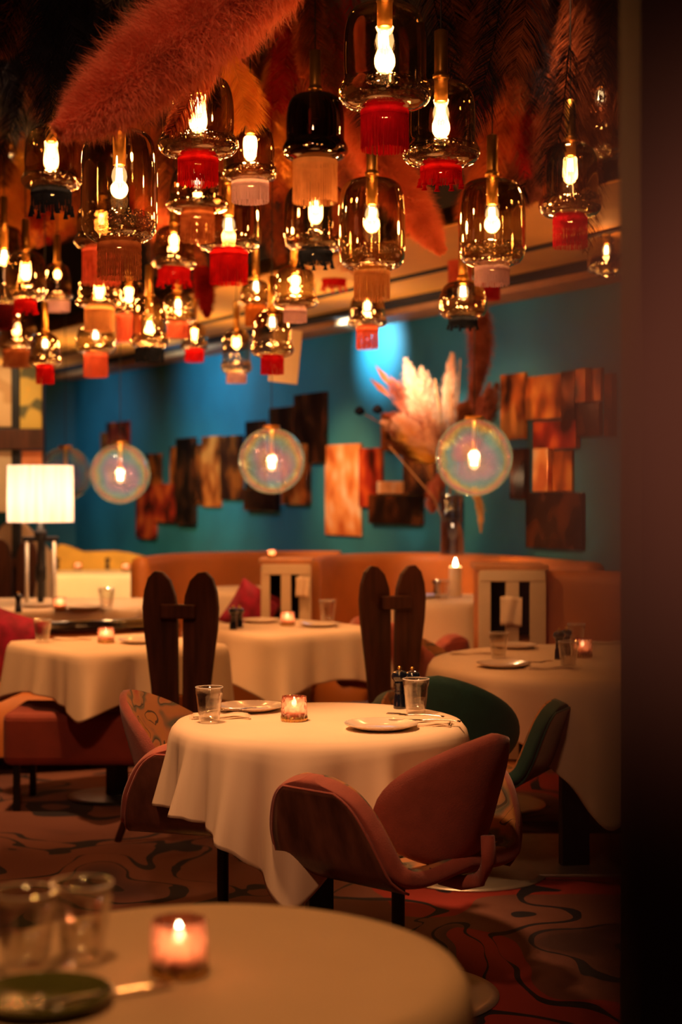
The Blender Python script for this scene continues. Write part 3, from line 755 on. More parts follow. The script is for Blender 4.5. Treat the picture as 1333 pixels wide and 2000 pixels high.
# scattered feathers
cols = {'rust': S_rust, 'golden': S_gold, 'dark red': S_red, 'brown': S_brown, 'midnight blue': S_navy, 'terracotta': S_dusk, 'apricot': S_orange}
def near_label(px, py):
    return min(PEND_POS, key=lambda q: (q[0] - px) ** 2 + (q[1] - py) ** 2)[3]
ZONES = [ # x0,y0,x1,y1, d0,d1, n, colours, length px-ish (m), width
 (-20,-60,330,90, 5.4,7.5, 26, ['midnight blue'], .6,.10),
 (0,0,200,160, 6.4,7.5, 16, ['brown','midnight blue','midnight blue'], .5,.08),
 (0,200,150,400, 9.4,10.2, 16, ['rust','brown','golden','dark red'], .5,.09),
 (150,130,330,330, 8.0,9.3, 16, ['golden','rust','brown'], .5,.09),
 (420,40,570,300, 7.6,8.8, 28, ['rust','golden','brown','rust'], .55,.09),
 (540,-40,700,160, 6.5,8.5, 14, ['rust','dark red','brown'], .55,.09),
 (640,150,720,480, 7.2,8.8, 12, ['rust','apricot','terracotta'], .5,.09),
 (0,300,170,400, 9.5,10.1, 14, ['rust','golden','rust'], .45,.1),
 (560,160,700,330, 8.4,9.4, 10, ['rust','golden','terracotta'], .5,.09),
 (780,-60,1060,120, 5.6,7.8, 26, ['midnight blue','midnight blue','brown'], .6,.1),
 (860,60,1060,260, 6.6,8.2, 16, ['dark red','rust','midnight blue'], .5,.09),
 (930,180,1080,330, 6.8,8.0, 22, ['terracotta','rust'], .5,.1),
 (1040,-20,1230,320, 6.2,7.6, 34, ['midnight blue','brown','brown'], .6,.1),
 (250,300,600,460, 9.4,10.4, 26, ['rust','brown','dark red','golden'], .5,.09),
 (760,250,960,380, 8.9,9.6, 12, ['rust','terracotta','brown'], .45,.08),
]
used = {}
words = {'rust': ['rust', 'rusty orange', 'burnt orange'], 'golden': ['golden', 'amber yellow', 'ochre'], 'dark red': ['dark red', 'maroon', 'wine red'], 'brown': ['brown', 'chestnut brown', 'umber'],
         'midnight blue': ['midnight blue', 'inky black', 'blue-black'], 'terracotta': ['terracotta', 'dusty pink', 'brick pink'], 'apricot': ['apricot', 'pale orange', 'peachy']}
for (x0, y0, x1, y1, d0, d1, n, cs, ln, wd) in ZONES:
    for k in range(n):
        px, py, d = random.uniform(x0, x1), random.uniform(y0, y1), random.uniform(d0, d1)
        a = P(px, py, d); cn = random.choice(cs)
        a.z = min(a.z + ln * 0.5, 3.72)
        dx, dy = random.uniform(-.22, .22), random.uniform(-.1, .1); ls = random.uniform(.8, 1.2)
        pth = [a, a + Vector((dx * .3, dy * .5, -ln * ls * .5)), a + Vector((dx, dy, -ln * ls))]
        o = feather(pth, wd * random.uniform(.8, 1.2), 560, cols[cn], hang=True)
        nl = near_label(px, py)
        size = 'short' if ls < .9 else ('long' if ls > 1.1 else 'medium')
        lean = 'sweeping toward the drape' if dx > .07 else ('sweeping away from the drape' if dx < -.07 else 'hanging straight')
        det = nl.split(' with ')[-1] if ' with ' in nl else nl.replace('pendant ', '').replace(', upper one', '')
        det = ' '.join(det.split()[:6])
        for stop in (' beside', ' between', ' under', ' in', ' the', ' and', ' at', ' nearest', ' behind', ' beneath', ' above', ' below', ' by', ' of', ' on', ' that', ' its'):
            while det.endswith(stop): det = det[:-len(stop)]
        o_l = f'{size} {cn} feather {lean} near {det}'
        o_l = ' '.join(o_l.split()[:16])
        tag(o, o_l, 'feather', f'{cn} feathers overhead')

# ================================================================== TABLES AND CLOTHS
def cloth(name, c, R, half, rot, zt, label, square=0.0, folds=(), cat='tablecloth', amp=0.018, nfold=13, seed=1, group='white tablecloths', flare=0.06, pe=22, lift=()):
    """square cloth of half-width `half` turned by rot, over a round (square=0) or square top of half-size R"""
    rr = random.Random(seed); ph = [rr.uniform(0, 6.28) for _ in range(4)]
    nth = 320; rows = []
    ths = [2 * PI * i / nth for i in range(nth)]
    def sup(a, h, p):
        a -= rot; return h / ((abs(math.cos(a)) ** p + abs(math.sin(a)) ** p) ** (1 / p))
    def Rf(a): return R if not square else sup(a, R, 14)
    ns, nh = 10, 26
    pts = []
    for th in ths:
        row = []; Rt = Rf(th) + 0.004; E = sup(th, half, pe); D = max(0.06, E - Rt)
        for (la, lw_, lm) in lift: D *= 1 - lm * math.exp(-(((th - la + PI) % (2 * PI) - PI) / lw_) ** 2)
        ca, sa = math.cos(th), math.sin(th)
        for j in range(ns):
            q = Rt * (0.03 + 0.97 * j / (ns - 1)) - (0.012 if j == ns - 1 else 0)
            row.append((q * ca, q * sa, 0.003 + 0.0012 * math.sin(th * 3 + q * 9) * (j / ns)))
        for j in range(1, nh + 1):
            t = j / nh
            wave = (math.cos(nfold * th + ph[0]) + .6 * math.cos((nfold * 0.5 + 1.5) * 2 * th / 2 + ph[1]) + .5 * math.cos((nfold + 6) * th + ph[2]))
            r = Rt + 0.006 * min(1, t * 8) + flare * t * D / 0.4 + amp * wave * t ** 1.1
            for (fa, fw_, fa_) in folds:
                dlt = (th - fa + PI) % (2 * PI) - PI
                r += fa_ * math.exp(-(dlt / fw_) ** 2) * t ** 1.2
            z = -0.004 - D * t * (0.97) if t > 0.02 else -0.002
            row.append((r * ca, r * sa, z))
        pts.append(row)
    pts.append(pts[0])
    m = MB(); m.grid(pts); m.f.append(tuple(i * len(pts[0]) for i in range(nth))[::-1])
    o = m.build(name, M_cloth, smooth=True, loc=(c[0], c[1], zt))
    md = o.modifiers.new('w', 'WELD'); md.merge_threshold = 0.0005
    s = o.modifiers.new('sol', 'SOLIDIFY'); s.thickness = 0.003; s.offset = -1
    tag(o, label, cat, group); return o

def round_table(c, r, zt, label, column=0.04, base=True, legs=None, plate=None, sq=False, rot=0.0):
    t = thing('dining_table', label, 'table', (c[0], c[1], 0), rot, 'cloth-covered dining tables')
    if sq: MB().box((0, 0, zt - 0.02), (2 * r - .055, 2 * r - .055, 0.035)).build('table_top', M_wood, t, bevel=.005)
    else: MB().lathe([(0, zt - .002), (r - .01, zt - .002), (r - .004, zt - .01), (r - .006, zt - .035), (0, zt - .035)], 64).build('table_top', M_wood, t, smooth=True)
    if legs:
        for (lx, ly, lw, ld) in legs:
            MB().box((lx, ly, (zt - .04) / 2 + .004), (lw, ld, zt - .045), 0.15).build('leg', M_dark, t, bevel=.004)
    elif column:
        MB().box((0, 0, (zt - .04) / 2), (column * 2, column * 2, zt - .05), .2).build('column', M_dark, t, bevel=.004)
        MB().lathe([(0, .001), (.24, .001), (.24, .008), (.2, .014), (0, .014)], 48).build('base_disc', M_dark, t, smooth=True)
    if plate:
        MB().box(plate[0], plate[1], plate[2]).build('base_plate', M_chrome, t, bevel=.003)
    return t

# main
MT = (-0.07, 5.2)
round_table(MT, 0.46, 0.745, 'round dining table in the middle, under the draped cloth', column=0.04)
cloth('tablecloth', MT, 0.465, 0.72, math.radians(-98 - 45), 0.748, 'white cloth with a pointed front fold on the central round table',
      folds=[(math.radians(-97), .09, .07), (math.radians(-110), .06, -.06), (math.radians(-122), .06, .05), (math.radians(-134), .05, -.04), (math.radians(-145), .05, .045), (math.radians(-156), .045, -.03), (math.radians(-166), .05, .03), (math.radians(-82), .08, -.04), (math.radians(-66), .07, .04)], amp=0.008, nfold=11, seed=3, pe=8, lift=[(math.radians(-188), .45, .45), (math.radians(-40), .5, .3)])
# foreground
FT = (-0.215, 2.49)
round_table(FT, 0.398, 0.745, 'round dining table closest to the viewer')
cloth('tablecloth', FT, 0.405, 0.78, 0.5, 0.748, 'blurred white cloth on the closest round table', seed=5, amp=.006, flare=.03)
# right table
RT = (1.2, 7.03)
round_table(RT, 0.8, 0.745, 'large round dining table behind the green chair', legs=[(-.27, -.62, .115, .05), (.35, .5, .115, .05)], plate=((-.42, -.42, .006), (.95, .75, .012), 0.0))
cloth('tablecloth', RT, 0.81, 1.0, 0.6, 0.748, 'white cloth on the large round table behind the green chair', seed=8, nfold=19, amp=.014,
      folds=[(math.radians(-120), .06, -.04), (math.radians(-106), .06, .04), (math.radians(-135), .06, .03)])
# left square table, corner towards the viewer
r37 = math.atan2(.29, .386); LTc = (-1.176 + .4 * (math.cos(r37) - math.sin(r37)), 7.33 + .4 * (math.cos(r37) + math.sin(r37)))
round_table(LTc, 0.4, 0.745, 'square dining table turned corner-on, beside the red velvet bench', sq=True, rot=r37)
cloth('tablecloth', LTc, 0.405, 0.62, r37, 0.748, 'white cloth with a rounded hanging corner over the red velvet bench', square=1, seed=12, amp=.016, nfold=9, folds=[(math.radians(-93), .08, .08), (math.radians(-75), .06, -.04), (math.radians(-110), .06, -.04)])
r41 = math.atan2(.66, .75); CTc = (-.348 + .4 * (math.cos(r41) - math.sin(r41)), 8.26 + .4 * (math.cos(r41) + math.sin(r41)))
round_table(CTc, 0.4, 0.745, 'square dining table between the two heart-shaped wooden chairs', sq=True, rot=r41)
cloth('tablecloth', CTc, 0.405, 0.66, r41, 0.748, 'white cloth with a slanting fold between the two wooden chairs', square=1, seed=21, amp=.014, nfold=10, folds=[(math.radians(-88), .09, .07), (math.radians(-70), .1, -.03)])
# second-left long table
t = round_table((-2.05, 10.2), .5, .78, 'far dining table near the floor lamp', sq=True)
t.scale = (1.6, 1.0, 1.0)
cl = cloth('tablecloth', (-2.05, 10.2), .505, .68, 0.0, .783, 'white cloth on the far table near the floor lamp', square=1, seed=31, amp=.008)
cl.scale = (1.6, 1.0, 1.0)
# yellow-bench tables, far
t = round_table((-2.2, 14.7), .38, .75, 'farthest dining table in front of the yellow bench', sq=True); t.scale = (1.1, 1, 1)
cl = cloth('tablecloth', (-2.2, 14.7), .385, .62, 0, .753, 'white cloth on the farthest table by the yellow bench', square=1, seed=33, amp=.01); cl.scale = (1.1, 1, 1)
# booth tables
t = round_table((.72, 9.9), .42, .83, 'booth table carrying the tall pillar candle')
cloth('tablecloth', (.72, 9.9), .425, .7, .3, .833, 'white cloth under the tall pillar candle', seed=35, amp=.012)
t = round_table((-.65, 10.9), .34, .83, 'small booth table behind the magenta cushion')
cloth('tablecloth', (-.65, 10.9), .345, .62, .3, .833, 'white cloth on the small booth table behind the magenta cushion', seed=37, amp=.012)

# ================================================================== TULIP ARMCHAIRS
def armchair(name, label, loc, rz, inner, outer, panel, group='tulip armchairs'):
    t = thing(name, label, 'armchair', loc, rz, group)
    nu, nv = 40, 18
    def prof(s):          # s in 0..1 from seat centre to arm tip: lateral x, height z
        pts = np.array([(0, .40), (.10, .398), (.20, .403), (.265, .435), (.297, .50), (.315, .565), (.335, .64), (.355, .695)])
        q = curve_pts([(p[0], 0, p[1]) for p in pts], np.array([s]))[0]; return q[0], q[2]
    def ext(s):           # front/back reach at s
        if s < .42: return .27 - .015 * s, -.27 + .03 * s
        k = (s - .42) / .58
        hw = (.225 - .04 * k) * max(0.0, 1 - k ** 3.2) ** .6 + .015; ctr = -.01 + .03 * k
        return ctr + hw, ctr - hw
    def surf(off, shrink, umax=1.0):
        rows = []
        for i in range(nu + 1):
            u = (2 * i / nu - 1) * umax; s = abs(u); sg = 1 if u >= 0 else -1
            x, z = prof(s); x2, z2 = prof(min(1, s + .01)); x1, z1 = prof(max(0, s - .01))
            tx, tz = x2 - x1, z2 - z1; l = math.hypot(tx, tz) + 1e-9; nx, nz = tz / l, -tx / l      # outward/down
            f_, b_ = ext(s); f_ = f_ * shrink; b_ = b_ * shrink
            row = []
            for j in range(nv + 1):
                v = j / nv; y = b_ + (f_ - b_) * v
                drop = -.02 * max(0, (v - .8) / .2) ** 2 * (1 - min(1, s * 2)) + .05 * max(0, (.25 - v) / .25) ** 2 * (1 - min(1, s * 2))
                row.append((sg * (x + nx * off), y, z + nz * off + drop))
            rows.append(row)
        return rows
    m = MB(); m.grid(surf(0.0, 1.0)); o = m.build('seat_shell', [inner, outer], t, smooth=True)
    s = o.modifiers.new('sol', 'SOLIDIFY'); s.thickness = .055; s.offset = 0; s.material_offset_rim = 1; s.material_offset = 1; s.use_rim = True
    # flip check: outside of the shell must take `outer`
    q = o.modifiers.new('sub', 'SUBSURF'); q.levels = 2; q.render_levels = 2
    # two outer side panels with piping
    for sg in (-1, 1):
        rows = []
        for i in range(17):
            s_ = .33 + .6 * i / 16; x, z = prof(s_); x2, z2 = prof(min(1, s_ + .01)); x1, z1 = prof(s_ - .01)
            tx, tz = x2 - x1, z2 - z1; l = math.hypot(tx, tz); nx, nz = tz / l, -tx / l; f_, b_ = ext(s_)
            k = i / 16; c_ = (f_ + b_) / 2; hw = (f_ - b_) / 2 * (.9 - .06 * k)
            rows.append([(sg * (x + nx * .031), c_ - hw + 2 * hw * j / 14, z + nz * .031) for j in range(15)])
        m = MB(); m.grid(rows); pn = m.build('side_panel', panel, t, smooth=True)
        ss = pn.modifiers.new('sol', 'SOLIDIFY'); ss.thickness = .006; ss.offset = 0
        edge = [r[0] for r in rows] + rows[-1][1:] + [r[-1] for r in rows[::-1]][1:]
        MB().tube(edge, .004, 6).build('piping', outer, pn, smooth=True)
    # back petal
    rows_n = 22
    def back(off, shr):
        vs = []; fs = []
        rings = 9; seg = 48
        ctr = Vector((0, -.29, .605))
        for k in range(rings + 1):
            q = k / rings
            for i in range(seg):
                a = 2 * PI * i / seg
                ex = .245 * shr * q * math.copysign(abs(math.cos(a)) ** .92, math.cos(a)); ez = .185 * shr * q * math.copysign(abs(math.sin(a)) ** .95, math.sin(a))
                ez *= 1 + .13 * max(0, ez / .2) * max(0, 1 - abs(ex) / .2)
                y = 2.7 * ex * ex - .32 * ez + off * (1 - .55 * q ** 6)
                vs.append((ctr.x + ex, ctr.y + y, ctr.z + ez))
        for k in range(rings):
            for i in range(seg): fs.append((k * seg + i, k * seg + (i + 1) % seg, (k + 1) * seg + (i + 1) % seg, (k + 1) * seg + i))
        return vs, fs
    m = MB(); v1, f1 = back(.03, 1.0); m.add(v1, f1); fr = m.build('backrest', inner, t, smooth=True)
    m = MB(); v2, f2 = back(-.03, .985); m.add(v2, f2)
    # rim joins the two
    n1 = 48; outer_ring = v1[-n1:]; k0 = len(m.v); m.v += outer_ring
    base = (9) * n1
    for i in range(n1): m.f.append((base + i, base + (i + 1) % n1, k0 + (i + 1) % n1, k0 + i))
    m.build('backrest_shell', outer, t, smooth=True)
    # bracket, column, disc
    MB().tube([(0, -.16, .375), (0, -.24, .372), (0, -.30, .39), (0, -.335, .45), (0, -.33, .52)], [.022, .022, .022, .022, .02], 10).build('back_bracket', outer, t, smooth=True)
    MB().lathe([(.05, .375), (.028, .35), (.02, .3), (.02, .06), (.03, .02), (.05, .012)], 24).build('pedestal', M_dark, t, smooth=True)
    MB().lathe([(0, .001), (.3, .001), (.3, .006), (.27, .012), (.05, .016), (0, .016)], 56).build('base_disc', M_chrome, t, smooth=True)
    return t
armchair('tulip_armchair', 'pink velvet tulip armchair in front with its back to the viewer', (.17, 4.78, 0), math.radians(48), M_marble, M_pink, M_worn)
armchair('tulip_armchair', 'dark green velvet tulip armchair between the central and large tables', (.5, 6.3, 0), math.radians(-24), M_marble, M_green, M_worn)
armchair('tulip_armchair', 'marbled ochre tulip armchair facing the central table\'s glass', (-.40, 5.45, 0), math.radians(-108), M_marble, M_pink, M_worn)
armchair('tulip_armchair', 'marbled tulip armchair peeking out behind the green one', (.68, 7.7, 0), math.radians(-98), M_marble, M_pink, M_worn)
armchair('tulip_armchair', 'pink tulip armchair pulled up to the pillar candle\'s table', (.34, 9.22, 0), math.radians(-35), M_pink, M_pink, M_pink)

# ================================================================== HEART-BACKED WOODEN CHAIRS
def woodchair(label, loc, rz):
    t = thing('wooden_chair', label, 'chair', loc, rz, 'dark wooden chairs with split heart-shaped backs')
    out = [(-.011, .40), (-.012, .7), (-.014, .98), (-.022, 1.05), (-.045, 1.115), (-.08, 1.15), (-.115, 1.155), (-.145, 1.125), (-.163, 1.07), (-.17, 1.0), (-.165, .91), (-.15, .8), (-.132, .66), (-.118, .52), (-.11, .40)]
    for sg in (-1, 1):
        o2 = [(x * -sg * -1, z) for x, z in out]
        if sg == 1: o2 = [(-x, z) for x, z in out][::-1]
        else: o2 = out
        m = MB(); m.prism(o2, -.26, -.228)
        b = m.build('back_plank', M_wood, t, bevel=.006, seg=3)
    m = MB(); m.box((0, -.278, .985), (.155, .036, .062)); m.build('crossbar', M_wood, t, bevel=.008, seg=3)
    sh = [(-.16, 0), (-.2, .12), (-.21, .26), (-.17, .4), (-.08, .45), (.08, .45), (.17, .4), (.21, .26), (.2, .12), (.16, 0)]
    m = MB(); n = len(sh); vs = [(x, y - .25, .44) for x, y in sh] + [(x, y - .25, .475) for x, y in sh]
    m.add(vs, [tuple(range(n))[::-1], tuple(range(n, 2 * n))] + [(i, (i + 1) % n, (i + 1) % n + n, i + n) for i in range(n)])
    m.build('seat', M_wood, t, bevel=.008, seg=3)
    for sx in (-1, 1):
        for yy, yo in ((-.17, -.32), (.12, .2)):
            MB().tube([(sx * .13, yy, .45), (sx * .26, yo, .0)], [.026, .015], 12).build('leg', M_wood, t, smooth=True)
    return t
w0 = woodchair('dark wooden chair with split heart-shaped back beside the marbled armchair', (-.625, 7.12, 0), math.radians(-14))
dup(w0, (.13, 7.65, 0), math.radians(26), 'dark wooden chair with split heart-shaped back behind the pink candle holder')
dup(w0, (-2.36, 11.25, 0), math.radians(172), 'brown wooden chair with rounded back under the floor lamp at the frame edge')

# ================================================================== BENCHES AND BOOTHS
def pathwall(path, z0, z1, th, mat, name, parent=None, rnd=True, n=40):
    cp = curve_pts([(p[0], p[1], 0) for p in path], np.linspace(0, 1, n)); rows = []
    for i in range(n):
        a = cp[max(0, i - 1)]; b = cp[min(n - 1, i + 1)]; t = (b - a)[:2]; t = t / (np.linalg.norm(t) + 1e-9); nx, ny = -t[1], t[0]
        h = th / 2
        sec = [(-h, z0), (-h, z1 - h)] + [(-h * math.cos(q), z1 - h + h * math.sin(q)) for q in (PI * .2, PI * .35, PI * .5, PI * .65, PI * .8)] + [(h, z1 - h), (h, z0)]
        rows.append([(cp[i][0] + nx * o, cp[i][1] + ny * o, z) for o, z in sec])
    m = MB(); m.grid(rows); k = len(rows[0])
    m.f.append(tuple(range(k))); m.f.append(tuple((n - 1) * k + i for i in range(k))[::-1])
    return m.build(name, mat, parent, smooth=True)
def booth(name, label, path, z1=1.08, th=.13, ins=.3, mat=M_leather):
    t = thing(name, label, 'booth', (path[0][0], path[0][1], 0), 0, 'tan leather booths')
    p0 = path[0]; lp = [(p[0] - p0[0], p[1] - p0[1]) for p in path]
    pathwall(lp, 0.02, z1, th, mat, 'backrest', t)
    cx = sum(p[0] for p in lp) / len(lp); cyy = min(p[1] for p in lp) - .2
    ip = []
    for p in lp:
        d = Vector((cx - p[0], cyy - p[1])); d.normalize(); ip.append((p[0] + d.x * ins, p[1] + d.y * ins))
    pathwall(ip, 0.05, .46, .42, mat, 'seat', t)
    return t
booth('leather_booth', 'curved tan leather booth around the pillar candle table', [(-.2, 9.9), (-.05, 10.6), (.4, 11.0), (.9, 10.75), (1.25, 10.1), (1.5, 9.45)])
booth('leather_booth', 'tan leather booth further back behind the small round table', [(-1.4, 11.2), (-1.2, 11.9), (-.6, 12.3), (0.0, 12.3)], z1=1.04)
# wood rail along the booth tops
pathr = [(-.72, 11.6), (-.2, 11.3), (.1, 11.15), (.45, 11.13)]
# service cabinets
def cabinet(label, x0, x1, y, z1, loc_rz=0.0):
    w = x1 - x0; t = thing('booth_end_cabinet', label, 'cabinet', ((x0 + x1) / 2, y, 0), loc_rz, 'cream slotted booth end cabinets')
    d = .34
    MB().box((0, d, z1 / 2), (w - .02, .02, z1 - .04)).build('back_panel', M_navy, t)
    for k, xx in enumerate((-w / 2 + .02, w / 2 - .02)): MB().box((xx, d / 2, z1 / 2), (.035, d, z1 - .02)).build('side_panel', M_leather, t, bevel=.004)
    m = MB(); m.box((0, d / 2, z1 - .01), (w + .03, d + .03, .03)); m.build('top', M_trim, t, bevel=.006)
    for xx, ww in ((-w / 2 + w * .09, w * .18), (0, w * .2), (w / 2 - w * .12, w * .24)): MB().box((xx, -.01, z1 / 2 - .01), (ww, .03, z1 - .05)).build('upright', M_cream, t, bevel=.004)
    MB().box((0, -.012, z1 - .055), (w - .01, .034, .06)).build('head_rail', M_cream, t, bevel=.004)
    MB().box((0, d / 2, z1 * .62), (w - .05, d - .04, .02)).build('shelf', M_trim, t)
    return t
a = P(935, 1105, 8.75); b_ = P(1068, 1105, 8.75)
cabinet('larger cream cabinet with two dark slots and a hanging white napkin', a.x, b_.x, 8.75, a.z)
a2 = P(510, 1094, 9.5); b2 = P(608, 1094, 9.5)
cabinet('smaller cream cabinet with two dark slots behind the magenta cushion', a2.x, b2.x, 9.5, a2.z)
# leather return beside the larger cabinet
t = thing('leather_booth', 'dim tan leather booth end running into the dark drape', 'booth', (1.42, 8.85, 0), 0, 'tan leather booths')
pathwall([(-.29, .08), (0, 0), (.45, -.25), (1.0, -.5)], .02, 1.06, .14, M_leather, 'backrest', t)
t['group'] = 'tan leather booths'
# napkins hanging
def hang_napkin(px0, px1, y0, y1, d, label):
    a = P(px0, y0, d); b = P(px1, y1, d); n = 10; rows = []
    w = b.x - a.x; h = a.z - b.z
    for i in range(n + 1):
        u = i / n; rows.append([((u - .5) * w * (1 - .06 * v / 8) , .008 * math.sin(u * 9 + v * .3) , -h * v / 8 + .004 * math.sin(u * 5)) for v in range(9)])
    m = MB(); m.grid(rows); o = m.build('napkin', M_cloth, smooth=True, loc=((a.x + b.x) / 2, a.y, a.z)); o.modifiers.new('s', 'SOLIDIFY').thickness = .006
    tag(o, label, 'napkin')
hang_napkin(978, 1022, 1166, 1222, 8.7, 'white napkin hung over the larger cream cabinet\'s rail')
hang_napkin(578, 604, 1128, 1166, 9.45, 'white napkin hung on the smaller cream cabinet')
# left low banquette with black lacquer cap
t = thing('low_banquette', 'low tan banquette with a black lacquered top rail behind the square corner-on table', 'bench', (-1.4, 9.15, 0), 0)
pathwall([(-.75, -.25), (0, 0), (.42, .3)], .02, .72, .1, M_leather, 'backrest', t)
pathwall([(-.75, -.25), (0, 0), (.42, .3)], .72, .765, .13, simple('black_lacquer', (.01, .008, .01), .15, coat=1), 'top_rail', t)
pathwall([(-.7, -.55), (.05, -.3), (.45, 0)], .1, .47, .45, M_leather, 'seat', t)
# red velvet bench under the left table
t = thing('velvet_bench', 'red brown velvet bench tucked beneath the corner-on table', 'bench', (-1.22, 7.75, 0), 0)
m = MB(); m.box((0, 0, .34), (.72, .5, .25)); m.build('seat', M_redv, t, bevel=.04, seg=4)
for sx in (-1, 1):
    for sy in (-1, 1): MB().box((sx * .32 - .02 * sx, sy * .2, .11), (.03, .03, .22)).build('leg', M_dark, t)
# yellow bench
t = thing('yellow_bench', 'yellow velvet bench against the far teal corner', 'bench', (-2.5, 15.4, 0), 0)
MB().box((0, 0, .25), (1.3, .5, .42)).build('seat', M_yellow, t, bevel=.04, seg=3)
m = MB(); m.prism([(-.62, .4), (-.62, .86), (-.5, .9), (-.32, .9), (-.22, .99), (-.12, .96), (0, .91), (.3, .92), (.45, .9), (.62, .86), (.62, .4)], .2, .32); m.build('backrest', M_yellow, t, bevel=.03, seg=3)

# cushions
def cushion(label, loc, size, rot):
    n = 14; rows = []; m = MB()
    for sg in (1, -1):
        rows = []
        for i in range(n + 1):
            u = 2 * i / n - 1
            r = []
            for j in range(n + 1):
                v = 2 * j / n - 1; b = (1 - u ** 4) * (1 - v ** 4); pin = 1 - .08 * (1 - abs(u) ** 2) * abs(v) - .08 * (1 - abs(v) ** 2) * abs(u)
                r.append((u * size * pin, sg * .09 * b ** .6, v * size * pin))
            rows.append(r if sg > 0 else r[::-1])
        m.grid(rows)
    o = m.build('cushion', M_mag, smooth=True, loc=loc); o.rotation_euler = rot; tag(o, label, 'cushion', 'magenta velvet cushions')
cushion('magenta velvet cushion with a black motif at the frame edge', (-1.83, 8.72, .67), .2, (.2, .35, .2))
cushion('magenta velvet cushion beside the smaller cream cabinet', P(492, 1192, 9.6), .15, (.25, .5, .35))
# stool under that cushion
t = thing('upholstered_stool', 'tan stool carrying the magenta cushion beside the smaller cabinet', 'stool', (P(472, 1190, 9.6).x, 9.62, 0))
MB().box((0, 0, .33), (.26, .3, .58)).build('seat', M_leather, t, bevel=.04)

# high cream chair near the lamp
t = thing('cream_armchair', 'cream upholstered high-backed chair behind the floor lamp', 'chair', (P(40, 1000, 12.0).x, 12.0, 0))
m = MB(); m.prism([(-.2, .1), (-.22, 1.0), (-.16, 1.22), (-.05, 1.32), (.0, 1.3), (.1, 1.18), (.22, 1.05), (.24, .1)], -.04, .08); m.build('backrest', M_cloth, t, bevel=.03, seg=3)
MB().box((0, -.2, .25), (.5, .5, .4)).build('seat', M_cloth, t, bevel=.04)

# ================================================================== TABLE LAMP / DISPLAY AT LEFT
t = thing('floor_lamp', 'floor lamp with a glowing pleated drum shade on a black stand', 'lamp', (P(79, 965, 10).x, 10.95 - .95, 0))
shade = MB().lathe([(.203, 1.305), (.2, 1.655)], 96, rfun=lambda a, z: 1 + .008 * math.cos(48 * a)).build('lamp_shade', lampshade_mat(), t, smooth=True)
pointlight('lamp_bulb_light', (0, 0, 1.48), 6, (1.0, .62, .34), .06, t)
MB().lathe([(0, 1.3), (.02, 1.3), (.02, 1.26), (.04, 1.25), (.04, 1.22), (.018, 1.2), (.02, 1.05), (.035, 1.03), (.035, .95), (.02, .93), (.018, .3), (.03, .05), (.15, .03), (.16, .0)], 20).build('stand', M_dark, t, smooth=True)
for sx in (-1, 1): MB().tube([(sx * .085, 0, 1.19), (sx * .085, 0, .05)], .014, 8).build('side_post', M_chrome, t, smooth=True)
MB().box((0, 0, 1.2), (.22, .03, .03)).build('crosspiece', M_dark, t, bevel=.005)

def postermat(name, bg, fg, dark):
    m, nt, out = newmat(name); b = N(nt, 'ShaderNodeBsdfPrincipled'); v = objvec(nt); n = noise(nt, v, 5.5, 1)
    L(nt, ramp(nt, [(.4, dark), (.46, bg), (.62, bg), (.66, fg)], n.outputs[0]), b.inputs['Base Color']); b.inputs['Roughness'].default_value = .6
    L(nt, b.outputs[0], out.inputs[0]); return m
t = thing('display_partition', 'dark framed partition of yellow and white panels at the frame edge', 'partition', (P(40, 800, 11.6).x, 11.6, 0))
ox = t.location.x
def prect(name, x0, y0, x1, y1, mat, dy=0, th=.03):
    a = P(x0, y0, 11.6); b = P(x1, y1, 11.6)
    MB().box(((a.x + b.x) / 2 - ox, dy, (a.z + b.z) / 2), (b.x - a.x, th, a.z - b.z)).build(name, mat, t, bevel=.004)
prect('panel', -60, 712, 24, 834, postermat('cream_poster', (.75, .5, .25), (.8, .5, .1), (.6, .35, .15)))
prect('panel', 40, 716, 83, 838, postermat('yellow_poster', (.72, .5, .1), (.9, .5, .05), (.12, .12, .05)))
prect('post', 24, 690, 40, 1180, M_dark, .01, .07)
prect('post', 84, 690, 87, 1180, M_dark, .01, .07)
prect('beam', -60, 838, 87, 878, M_wood, -.02, .1)
prect('panel', -60, 880, 27, 1000, M_cream)
prect('panel', 43, 880, 86, 914, simple('orange_poster', (.8, .28, .12), .6))
spot('panel_fill_spot', (-2.6, 10.6, 2.75), (-2.45, 11.6, 1.9), 50, (1, .65, .3), 60, 1, .05)

# white card hanging
m = MB(); a = P(563, 640, 10.2)
m.box((0, 0, -.18), (.19, .012, .34)); o = m.build('hanging_card', M_cream, bevel=.002, loc=(a.x, a.y, a.z)); o.rotation_euler = (0, .1, .3)
MB().tube([(0, 0, 0), (0, 0, 2.9 - a.z)], .002, 5).build('cord', M_dark, o)
tag(o, 'plain white card hanging tilted behind the deep red fringed pendant', 'card')

# ================================================================== DRIED BOUQUET
vb = P(884, 1072, 10.4)
pv = thing('glass_vase', 'tall clear cylinder vase holding the dried bouquet', 'vase', (vb.x, vb.y, 1.09))
MB().lathe([(.0, .004), (.07, .004), (.075, 0), (.078, .38), (.075, .382), (.07, .02), (0, .02)], 40).build('glass_body', thin_glass('blue_grey_glass', (.55, .6, .72), .1, .8, .03, (.7, .8, 1)), pv, smooth=True)
bq = thing('dried_bouquet', 'big dried bouquet of pampas, proteas and leaves in the tall vase', 'bouquet', (vb.x, vb.y, 1.12))
def bpt(px, py, dd=0): return P(px, py, 10.4 + dd) - Vector((vb.x, vb.y, 1.12))
m = MB()
for (x, y) in ((830, 800), (880, 760), (930, 780), (800, 850), (760, 870), (900, 700), (850, 740)):
    q = bpt(x, y); m.tube([(random.uniform(-.03, .03), random.uniform(-.03, .03), 0), (q.x * .3, random.uniform(-.05, .05), q.z * .5), tuple(q)], .005, 6)
